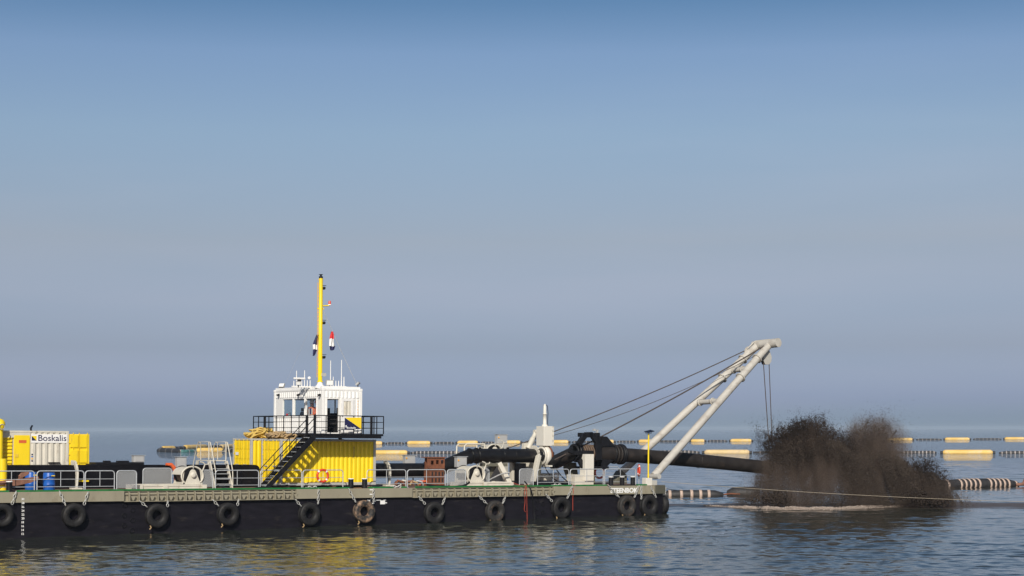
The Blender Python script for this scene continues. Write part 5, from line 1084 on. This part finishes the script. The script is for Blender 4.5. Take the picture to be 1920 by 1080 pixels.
mb = MB(); q = P(1041, 892, 5.2); mb.lathe([(.10, 0), (.22, 0), (.22, .16), (.10, .16)], (q.x, 5.2, q.z), (0, -1, 0), 20, closed=True); mb.bx((q.x - .15, 5.05, 0), (q.x + .2, 5.2, q.z - .15)); solo(mb, 'cable_reel', m_white, 'small white cable reel on the far deck under the swivel pipe', 'reel')
mb = MB().bx((U(1003, 2.6), 2.6, .0), (U(1072, 2.6), 5.4, .22)); solo(mb, 'skid_plate', m_black, 'low dark skid on deck between valve and swivel', 'skid', bev=.02)
# rusty pedestal with holes
rp = thing('rusty_pedestal', 'rusty brown steel pedestal with round holes above slotted box', 'pedestal', (U(819, 3.2), 3.3, 0)); a, b = U(806, 3.0), U(833, 3.0); zm_ = P(820, 879, 3.0).z; ztp = P(820, 858.5, 3.0).z
build(MB().bx((a, 3.0, .0), (b, 3.7, zm_)), 'lower_box', m_rust, rp, bev=.01)
for r_ in range(2):
    for k in range(4): uu = a + (b - a) * (.12 + k * .235); zz = .22 + r_ * (zm_ - .25) * .5; build(MB().bx((uu, 2.985, zz), (uu + .10, 3.0 - .001, zz + (zm_ - .3) * .33)), 'slot', m_dark, rp)
for z_ in (.08, zm_ * .52, zm_ - .08): build(MB().bx((a - .03, 2.96, z_ - .03), (b + .03, 2.999, z_ + .03)), 'rib', m_rust, rp)
ca_, cb_ = U(802, 3.0), U(834.5, 3.0); fl_h = [(a + (b - a) * .5 - .30, ztp - .28, .10), (a + (b - a) * .5 + .05, ztp - .25, .10), (b - .12, ztp - .24, .09)]
wl = wall((ca_ + .0, 3.05, zm_ + .02), (1, 0, 0), (0, 0, 1), (0, 1, 0), cb_ - ca_, ztp - zm_ - .02, [(x - ca_ - r_, x - ca_ + r_, z_ - zm_ - .02 - r_ * 1.2, z_ - zm_ - .02 + r_ * 1.2) for x, z_, r_ in fl_h], .06)
build(wl, 'upper_plate', m_rust, rp); build(MB().bx((ca_ - .02, 2.98, ztp), (cb_ + .04, 3.75, ztp + .05)), 'top_flange', m_rust, rp); build(MB().bx((a + .05, 3.6, zm_ + .002), (b - .05, 3.7, ztp - .002)), 'rear_plate', m_rust, rp)
# clutter on deck under the pipe
for k, (m_, nm) in enumerate(((m_rust, 'rusty red'), (m_cream, 'cream'), (m_anch, 'light brown'), (m_rope2, 'tan'), (m_galv, 'silver'), (m_orp, 'orange'))):
    x = 750 + k * 9; v = 3.4 + random.uniform(-.3, .4); u = U(x, v); mb = MB()
    for q in range(2): mb.tube([(u - .3 + q * .1, v + q * .3, .05), (u - .1, v + .1 + q * .2, .16 + random.random() * .18), (u + .12, v - .1 + q * .3, .12 + random.random() * .2), (u + .3 + q * .12, v + .05 + q * .2, .04)], .05 + .03 * random.random(), 6)
    solo(mb, 'scrap_piece', m_, 'bent %s scrap piece on deck under the black pipe' % nm, 'scrap', 'scrap pieces lying under the black pipe')
for x, lab in ((742, 'pale shackle pile on the deck edge right of the yellow container'), (583, 'pale shackles on the deck edge near the staircase foot'), (1043, 'pale shackles on the deck edge near the hanging hoses')):
    mb = MB(); p = P(x, 911, .12); chain(mb, (p.x - .35, .12, .06), (p.x + .35, .16, .07), .2, .04); solo(mb, 'shackle_pile', m_chain, lab, 'shackles')
# ropes over the side
hose([(962, 905, .9), (975, 910, .25), (984.5, 911, -.1), (983.5, 925, -.25), (984.5, 940, -.1), (983, 955, -.08), (985.5, 960, -.06)], .018, m_redr, 'red rope hanging over the ribbed band, shorter strand', 'red_rope', 'rope'); hose([(990, 908, .3), (987, 911, -.1), (987.5, 925, -.28), (988, 950, -.08), (988.5, 981, -.06)], .016, m_redr, 'red rope hanging over the ribbed band down to the water', 'red_rope', 'rope')
hose([(1074, 912, -.1), (1075, 920, -.25), (1074, 935, -.1), (1074, 957, -.06)], .018, m_redr, 'red rope hanging beside the tyre right of the recesses', 'red_rope', 'rope')
hose([(984, 903, 1.0), (990, 911, .1), (996, 920, -.3), (998.5, 935, -.15), (1001, 955, -.07), (1003, 975, -.06)], .05, m_black, 'black hose hanging over the side left of the right hull recesses', 'drain_hose'); hose([(800, 909, .35), (830, 912, .1), (865, 911.5, .1), (880, 905, .5)], .06, m_black, 'black hose lying along the deck edge below the rusty pedestal', 'deck_hose')
hose([(408, 911, .5), (430, 916, .05), (460, 918, .0), (490, 914, .2), (540, 910, .6)], .05, m_black, 'black cable lying along the deck edge at the crossover steps', 'deck_cable', 'cable'); hose([(955, 886, 3.6), (940, 889, 3.6), (925, 896, 3.4), (912, 903, 3.0)], .05, m_chain, 'pale chain like hose sloping behind the right winch skid', 'sloping_hose')

# ------------------------------------------------------------------ floating pipelines on the far water
def seg_pts(x0, x1, yw, yw1=None): return water_pt(x0, yw), water_pt(x1, yw if yw1 is None else yw1)
def floater(x0, x1, yw, r, lab, m=None, yw1=None, caps=True):
    a, b = seg_pts(x0, x1, yw, yw1); d = (b - a); L = d.length; d.normalize(); o = V3((a.x, a.y, r * .35)); t = thing('pipe_float', lab, 'float', (a.x + b.x) / 2 * V3((1, 0, 0)) + V3((0, (a.y + b.y) / 2, 0)), 'yellow floats of the floating pipelines', M=I4)
    e = min(r * .9, L * .15)
    build(MB().lathe([(r * .55, 0), (r * .92, e * .6), (r, e), (r, L - e), (r * .92, L - e * .6), (r * .55, L)], o, d, 18), 'shell', m or m_float, t, I4)
    build(MB().lathe([(r * .5, -r * .9), (r * .6, -r * .1), (r * .57, -.002)], o, d, 14), 'end_collar', m_hose, t, I4); build(MB().lathe([(r * .57, .002), (r * .6, r * .1), (r * .5, r * .9)], o + d * L, d, 14), 'end_collar', m_hose, t, I4)
    n = max(2, int(L / 4)); 
    for k in range(1, n): build(MB().lathe([(r * 1.001, -.05), (r * 1.03, -.05), (r * 1.03, .05), (r * 1.001, .05)], o + d * (L * k / n), d, 18, closed=True), 'seam_ring', m_floatw, t, I4)
def fhose(x0, x1, yw, r, lab, nb=6, yw1=None, m=None, bands=None, taper=True, arch=0.0):
    a, b = seg_pts(x0, x1, yw, yw1); d = b - a; L = d.length; dn = d.normalized(); N = 16
    t = thing('floating_hose', lab, 'floating hose', (a + b) / 2, 'dark floating hose sections', M=I4)
    pts = [a + d * f + V3((0, 0, r * .3 + arch * math.sin(math.pi * f))) for f in np.linspace(0, 1, N)]; rs = [r * (min(1, .45 + .55 * min(f, 1 - f) * 9) if taper else 1) for f in np.linspace(0, 1, N)]
    build(MB().tube(pts, rs, 16), 'hose', m or m_hose, t, I4)
    for f in (bands if bands is not None else [(k + .7) / (nb + .4) for k in range(nb)]):
        q = a + d * f + V3((0, 0, r * .3 + arch * math.sin(math.pi * f))); rr = r * min(1, .45 + .55 * min(f, 1 - f) * 9) + .015; w = .11 if r in (.37, .53) and bands is not None else .13; build(MB().lathe([(rr - .03, -w), (rr + .012, -w), (rr + .012, w), (rr - .03, w)], q, dn, 16, closed=True), 'band', m_band if bands is not None else m_band2, t, I4)
R2 = .61; R1 = .84
floater(688, 764, 851, R2, 'large yellow float just right of the wheelhouse container'); fhose(770, 866, 850.5, .42, 'dark banded hose left of the black elbow pipe', 13)
fhose(1160, 1312, 849.5, .45, 'dark banded hose behind the boom tubes, near line', 20); floater(1321, 1405, 850.5, R2 * 1.05, 'large pale yellow float left of the sand plume', m_floatw); fhose(1412, 1690, 849, .35, 'dark hose mostly hidden behind the sand plume', 14); fhose(1690, 1756, 850, .42, 'dark banded hose just right of the sand plume', 9)
floater(1768, 1861, 850.5, R2, 'large yellow float right of the sand plume, near line'); fhose(1873, 1990, 850.5, .42, 'dark banded hose at the right edge, near line', 14)
far = [(684, 717, 'small far yellow float touching the wheelhouse container'), (764, 807, 'small far yellow float left of the rusty pedestal'), (858, 896, 'small far yellow float above the black elbow'), (932, 976, 'small far yellow float behind the raised grey cabinet'), (1036, 1066, 'small far yellow float right of the tall valve'), (1126, 1151, 'small far yellow float right of the swivel frame'), (1198, 1226, 'small far yellow float behind the solar lamp'), (1296, 1321, 'small far yellow float between boom tube and plume'), (1370, 1409, 'small far yellow float at the left of the plume'), (1664, 1711, 'small far yellow float just right of the plume'), (1772, 1818, 'small far yellow float above the large right hand float'), (1884, 1930, 'small far yellow float at the right edge')]
for x0, x1, lab in far: floater(x0, x1, 833 - (x0 - 684) * .0075, R1, lab)
for (x0, x1) in zip([f[1] for f in far[:-1]], [f[0] for f in far[1:]]):
    if x1 - x0 > 200: continue
    fhose(x0 + 6, x1 - 6, 832.6 - (x0 - 684) * .0075, .5, 'thin dark far hose meeting the float ' + [f[2] for f in far if f[0] == x1][0].replace('small far yellow float ', ''), max(3, int((x1 - x0) / 9)))
# the bend of the line on the left
fhose(296, 336, 846.5, .75, 'dark rounded hose end at the left bend of the pipeline', 3, 848.5); floater(304, 327, 843, .72, 'short yellow float at the left bend of the pipeline', None, 842.5)
fhose(326, 346, 842.5, .6, 'dark hose between the two left floats', 2, 841.5); floater(346, 386, 841.5, .8, 'yellow float behind the left side of the crossover steps', None, 840); floater(368, 418, 847, .72, 'yellow float in front line behind the crossover steps', None, 846.5)
fhose(324, 346, 848, .5, 'teal hose section before the left bend', 2, 848, m_teal); fhose(346, 368, 848, .5, 'second teal hose section, nearer the steps', 2, 847.5, m_teal); fhose(386, 415, 840, .6, 'dark hose behind the crossover steps', 4, 839); floater(414, 440, 840, .8, 'pinkish float behind the right side of the crossover steps', m_floatw, 839)
fhose(418, 470, 847, .6, 'dark hose running behind the yellow container', 5, 848)
# nearer striped hoses
fhose(1236, 1356, 931.5, .37, 'black floating hose with tan bands beside the barge stern', 0, 931, None, [.16, .34, .50, .64, .77], True, .05)
a, b = water_pt(1384, 929), water_pt(1420, 929); t = solo(MB().lathe([(.25, 0), (.48, .4), (.55, .9), (.55, 2.2), (.4, 2.6)], V3((a.x - .9, a.y, .15)), (b - a), 18), 'hose_crest', m_hose, 'dark hose hump left of the plume foot', 'hose', M=I4); a = water_pt(1357, 930); solo(MB().tube([a + V3((0, 0, .12)), a + V3((.6, .1, .18)), a + V3((1.3, 0, .14))], .07, 6), 'rusty_link', m_rust, 'small rusty link between hose end and hump', 'link', M=I4)
fhose(1735, 1908, 916.5, .53, 'black floating hose with two groups of white bands at the right', 0, 912, None, [.21, .345, .395, .445, .495, .545, .665, .715, .765, .815, .865, .965], True, .12)
a = water_pt(1909, 913); solo(MB().tube([a + V3((-.2, 0, .2)), a + V3((.4, 0, .25)), a + V3((.7, 0, .4)), a + V3((1.2, 0, .6)), a + V3((2.6, 0, .6))], [.12, .15, .4, .62, .62], 14), 'rusty_coupling', m_anch, 'rusty brown coupling at the right edge of the photo', 'coupling', M=I4)

# ------------------------------------------------------------------ the jet of wet sand falling on the water
def grains(pos, size, name, m, lab, stretch=None):
    n = len(pos); base = np.array([[1, 1, 1], [1, -1, -1], [-1, 1, -1], [-1, -1, 1]]) / 1.7
    q = rng.normal(size=(n, 4)); q /= np.linalg.norm(q, axis=1)[:, None]; w, x, y, z = q.T
    Rm = np.stack([1 - 2 * (y * y + z * z), 2 * (x * y - z * w), 2 * (x * z + y * w), 2 * (x * y + z * w), 1 - 2 * (x * x + z * z), 2 * (y * z - x * w), 2 * (x * z - y * w), 2 * (y * z + x * w), 1 - 2 * (x * x + y * y)], 1).reshape(n, 3, 3)
    v = np.einsum('nij,kj->nki', Rm, base) * size[:, None, None]
    if stretch is not None: v[:, :, 2] *= stretch[:, None]
    co = (v + pos[:, None, :]).reshape(-1, 3); co = np.maximum(co, [-1e9, -1e9, .01])
    f = (np.arange(n)[:, None, None] * 4 + np.array([[0, 1, 2], [0, 2, 3], [0, 3, 1], [1, 3, 2]])[None]).reshape(-1, 3)
    me = bpy.data.meshes.new(name); me.vertices.add(len(co)); me.vertices.foreach_set('co', co.ravel()); me.loops.add(f.size); me.loops.foreach_set('vertex_index', f.ravel().astype(np.int32)); me.polygons.add(len(f)); me.polygons.foreach_set('loop_start', np.arange(0, f.size, 3, dtype=np.int32)); me.polygons.foreach_set('loop_total', np.full(len(f), 3, np.int32)); me.update(calc_edges=True); me.validate()
    me.materials.append(m); o = bpy.data.objects.new(name, me); COL.objects.link(o); return sets(o, lab, None, None, 'stuff')
m_sand = mat('wet_sand', (.040, .029, .023), .75, var=.35, scale=.5, dirt=(.070, .049, .036), damt=.3, dscale=.35)
m_sand.node_tree.nodes['Principled BSDF'].inputs['Specular IOR Level'].default_value = .25
m_sand2 = mat('fine_sand', (.088, .068, .055), .8, var=.3, scale=.45, dirt=(.060, .045, .036), damt=.3, dscale=.5, spec=.2)
m_foam = mat('muddy_foam', (.50, .41, .35), .9, var=.15, scale=2)
PS = PIPE_END.y / F_PX                                                 # metres per photo pixel at the pipe end
def pl(x, y, dy=0.0): w = at_depth(x, y, PIPE_END.y + dy); return np.array([w.x, w.y, w.z])
def lobe(x, y, rx, ry, dy, ry_depth, n, rag=.45, power=.5, soft=.10, thr=.30, src=None):
    c = pl(x, y, dy); d = rng.normal(size=(n, 3)); d /= np.linalg.norm(d, axis=1)[:, None]
    rr = rng.random(n) ** power; bump_ = 1 + rag * (fbm(d * 2.2 + x * .37, 4) - .5) * 2 + rag * .5 * (fbm(d * 8 + y * .21, 3) - .5)
    p = d * (rr * bump_)[:, None] * np.array([rx * PS, ry_depth, ry * PS]) + c
    p += rng.normal(size=(n, 3)) * (soft * rng.random((n, 1)) ** 2 * 2.2)
    dens = fbm(p * np.array([1.1, 1.1, .8]) + 3.1, 4)
    if src is not None:                                        # streaks fan out from where the water bursts up
        qx = CX + p[:, 0] / p[:, 1] * F_PX - src[0]; qy = HY - (p[:, 2] - CAM_H) / p[:, 1] * F_PX - src[1]
        an, ra = np.arctan2(qx, -qy), np.hypot(qx, qy); dens = .35 * dens + .65 * fbm(np.stack([an * 6.5 + 20, ra * .016 + an * .6, p[:, 1] * .9], 1), 4)
    keep = rng.random(n) < np.clip((dens - thr - .14 * rr) * 5.5, .03, 1)
    return p[keep]
def to3(x, y, dy):
    Yd = PIPE_END.y + dy; return np.stack([(x - CX) / F_PX * Yd, Yd, CAM_H + (HY - y) / F_PX * Yd], 1)
S1, S2, S3 = (1495, 930), (1560, 925), (1655, 945)
dark = [lobe(1514, 848, 64, 64, 0, 1.9, 100000, .42, soft=.2, thr=.27, src=S1), lobe(1462, 850, 34, 48, -.3, 1.5, 18000, .6, soft=.25, thr=.33, src=S1), lobe(1578, 858, 44, 50, .3, 1.7, 36000, .45, soft=.2, thr=.28, src=S1), lobe(1612, 896, 34, 44, -.8, 1.2, 14000, .5, soft=.2, thr=.34, src=S1),
        lobe(1716, 902, 66, 40, -.2, 1.6, 46000, .45, soft=.25, thr=.28, src=S3), lobe(1420, 816, 17, 24, 0, .8, 900, .8, soft=.35), lobe(1428, 850, 26, 40, -.2, 1.0, 2200, .8, soft=.35)]
mist = [lobe(1636, 842, 56, 60, 2.2, 2.2, 44000, .30, soft=.45, thr=.29, src=S2), lobe(1654, 878, 54, 48, 1.6, 2.0, 24000, .4, soft=.45, thr=.30, src=S2), lobe(1775, 937, 42, 14, -.5, 1.2, 7000, .5, soft=.4, thr=.22), lobe(1402, 938, 38, 14, -.3, 1.2, 3500, .5, soft=.4, thr=.24), lobe(1440, 905, 34, 36, -.2, 1.4, 7000, .5, soft=.4, thr=.26)]
sp_list = []; sm_list = []
for k in range(520):
    q = rng.random()
    if q < .60: ang = rng.uniform(-1.45, 1.0); cx_, cy_, rx_, ry_ = 1516, 850, 66, 62
    elif q < .72: ang = rng.uniform(-1.5, .3); cx_, cy_, rx_, ry_ = 1462, 848, 36, 46
    elif q < .86: ang = rng.uniform(-.9, 1.3); cx_, cy_, rx_, ry_ = 1634, 842, 55, 56
    else: ang = rng.uniform(-.5, 1.5); cx_, cy_, rx_, ry_ = 1715, 903, 66, 38
    rr_ = rng.uniform(.45, .95); x0, y0 = cx_ + math.sin(ang) * rx_ * rr_, cy_ - math.cos(ang) * ry_ * rr_; L = rng.gamma(2.0, 5.0) * (.6 if q > .72 else 1); nn_ = int(rng.uniform(16, 70)); t = rng.random(nn_) ** .8
    a = ang * .55 + rng.normal(0, .25); wv = rng.uniform(.6, 1.6)
    x = x0 + math.sin(a) * L * t + rng.normal(0, wv * (.7 + t), nn_); y = y0 - math.cos(a) * L * t + rng.normal(0, wv * (.7 + t), nn_); dy = rng.normal(0, .2, nn_) + rng.uniform(-1.4, 1.4)
    (sm_list if .72 <= q < .86 else sp_list).append(to3(x, y, dy))
# curtains of falling sand, denser in some vertical streaks than in others
n = 320000; x = 1590 + rng.normal(0, 100, n); x = np.where(rng.random(n) < .5, rng.uniform(1415, 1775, n), x); dy = rng.normal(.2, 1.5, n)
topy = np.interp(x, [1380, 1410, 1440, 1480, 1520, 1570, 1600, 1640, 1680, 1710, 1750, 1785, 1805], [945, 905, 850, 826, 820, 826, 850, 845, 855, 880, 892, 912, 945])
y = topy + (953 - topy) * rng.random(n) ** .85; y = y + rng.normal(0, 4, n); sl = np.interp(x, [1400, 1480, 1600, 1700, 1780], [-.10, .0, .42, .30, .45]); xs = x + (y - topy) * sl + rng.normal(0, 4, n) * ((y - topy) / 130)
sk = .55 * fbm(np.stack([x * .14, dy * .4, y * .006], 1), 3) + .45 * fbm(np.stack([x * .04, dy * .4, y * .010 + 9], 1), 3)
keep = (rng.random(n) < np.clip((sk - .375) * 7, .03, 1) * np.interp(xs, [1375, 1405, 1480, 1740, 1800, 1835], [.0, .10, 1, 1, .30, .0])) & (y < 955)
veil = to3(xs[keep], y[keep], dy[keep])
n = 9000; src = np.concatenate(dark); spray = src[rng.choice(len(src), n)] + rng.normal(size=(n, 3)) * np.array([.55, .4, .4]) * rng.random((n, 1)) * 1.5
clots = np.concatenate([lobe(1715, 932, 34, 12, -2.0, .6, 2200, .8), lobe(1748, 938, 38, 9, -2.0, .6, 1300, .8), lobe(1448, 937, 46, 12, -1.6, .7, 1200, .8)])
def put(lst, name, m, lab, st=(.9, 1.9)):
    p = np.concatenate([a for a, _, _ in lst]); z = np.concatenate([rng.uniform(l, h, len(a)) for a, l, h in lst]); k = p[:, 2] > .02; grains(p[k], z[k], name, m, lab, rng.uniform(st[0], st[1], k.sum()))
put([(np.concatenate(dark), .011, .027), (np.concatenate(sp_list), .010, .028), (spray, .009, .022), (clots, .03, .075)], 'sand_spray', m_sand, 'dark brown jet of wet sand bursting up from the pipe end')
put([(np.concatenate(mist), .010, .024), (np.concatenate(sm_list), .009, .021), (veil, .010, .022)], 'sand_mist', m_sand2, 'brown veil of finer sand and spray raining back onto the sea', (1.0, 2.6))
n = 42000; x = rng.uniform(1318, 1760, n); base = np.interp(x, [1318, 1400, 1480, 1560, 1640, 1760], [949, 954, 957.5, 957, 954, 949]); hgt = np.interp(x, [1318, 1400, 1480, 1560, 1660, 1760], [.5, 3.2, 5.2, 4.6, 3.4, 1.4]) * (.55 + .9 * fbm(np.stack([x * .06, x * 0, x * 0], 1), 4))
y = base - hgt * rng.random(n) ** 2.6 + rng.normal(0, .7, n); Yd = CAM_H * F_PX / (base - HY) + rng.normal(0, .5, n) + .2; w = np.stack([(x - CX) / F_PX * Yd, Yd, np.maximum(CAM_H + (HY - y) / F_PX * Yd, .02)], 1); keep = rng.random(n) < np.clip((fbm(np.stack([x * .04, Yd, x * 0], 1), 4) - .33) * 4, .03, 1) * np.interp(x, [1318, 1400], [.25, 1])
grains(w[keep], rng.uniform(.015, .045, keep.sum()), 'splash_foam', m_foam, 'pale muddy splash and foam along the foot of the sand jet')

# airborne mud mist hanging in and round the jet
def jet_mist():
    m = bpy.data.materials.new('mud_mist'); m.use_nodes = True; T = m.node_tree; N = T.nodes; L = T.links; N.remove(N['Principled BSDF'])
    g = N.new('ShaderNodeNewGeometry'); pv = N.new('ShaderNodeVolumePrincipled'); pv.inputs['Color'].default_value = (.30, .232, .190, 1); pv.inputs['Anisotropy'].default_value = 0
    nz = N.new('ShaderNodeTexNoise'); nz.inputs['Scale'].default_value = .75; nz.inputs['Detail'].default_value = 4
    mp = N.new('ShaderNodeMapping'); mp.inputs['Scale'].default_value = (1.7, 1, .26); mp.inputs['Rotation'].default_value = (0, R(18), 0); L.new(g.outputs['Position'], mp.inputs[0]); L.new(mp.outputs[0], nz.inputs[0])
    tot = None
    for x, y, rx, ry, dy, rd, w in ((1530, 896, 95, 62, -.4, 2.8, 1.0), (1450, 896, 66, 62, -.3, 2.2, .75), (1640, 846, 80, 84, 1.6, 3.2, 1.2), (1615, 905, 60, 66, -.2, 2.6, 1.2), (1715, 920, 90, 40, -.2, 2.2, .55), (1480, 934, 105, 30, -.4, 2.2, 1.0), (1522, 840, 70, 66, 0, 2.6, .25)):
        c = pl(x, y, dy); sb = N.new('ShaderNodeVectorMath'); sb.operation = 'SUBTRACT'; L.new(g.outputs['Position'], sb.inputs[0]); sb.inputs[1].default_value = tuple(c)
        dv = N.new('ShaderNodeVectorMath'); dv.operation = 'DIVIDE'; L.new(sb.outputs[0], dv.inputs[0]); dv.inputs[1].default_value = (rx * PS, rd, ry * PS)
        ln = N.new('ShaderNodeVectorMath'); ln.operation = 'LENGTH'; L.new(dv.outputs[0], ln.inputs[0])
        mr = N.new('ShaderNodeMapRange'); mr.interpolation_type = 'SMOOTHSTEP'; mr.inputs[1].default_value = 1.0; mr.inputs[2].default_value = .35; mr.inputs[4].default_value = w; L.new(ln.outputs['Value'], mr.inputs[0])
        if tot is None: tot = mr.outputs[0]
        else:
            mx = N.new('ShaderNodeMath'); mx.operation = 'MAXIMUM'; L.new(tot, mx.inputs[0]); L.new(mr.outputs[0], mx.inputs[1]); tot = mx.outputs[0]
    nr = N.new('ShaderNodeMapRange'); nr.inputs[1].default_value = .36; nr.inputs[2].default_value = .66; nr.inputs[3].default_value = .02; nr.inputs[4].default_value = 1.7; L.new(nz.outputs[0], nr.inputs[0])
    a = N.new('ShaderNodeMath'); a.operation = 'MULTIPLY'; L.new(tot, a.inputs[0]); L.new(nr.outputs[0], a.inputs[1])
    b = N.new('ShaderNodeMath'); b.operation = 'MULTIPLY'; b.inputs[1].default_value = MIST; L.new(a.outputs[0], b.inputs[0]); L.new(b.outputs[0], pv.inputs['Density']); L.new(pv.outputs[0], N['Material Output'].inputs['Volume'])
    a0, a1 = pl(1362, 956, -3.4), pl(1812, 768, 5.2)
    o = build(MB().bx((a0[0], a0[1], .06), (a1[0] + .8, a1[1], a1[2])), 'mud_mist', m, None, I4); sets(o, 'thin brown mist hanging round the sand jet', None, None, 'stuff'); o.display_type = 'WIRE'
MIST = .68
jet_mist()
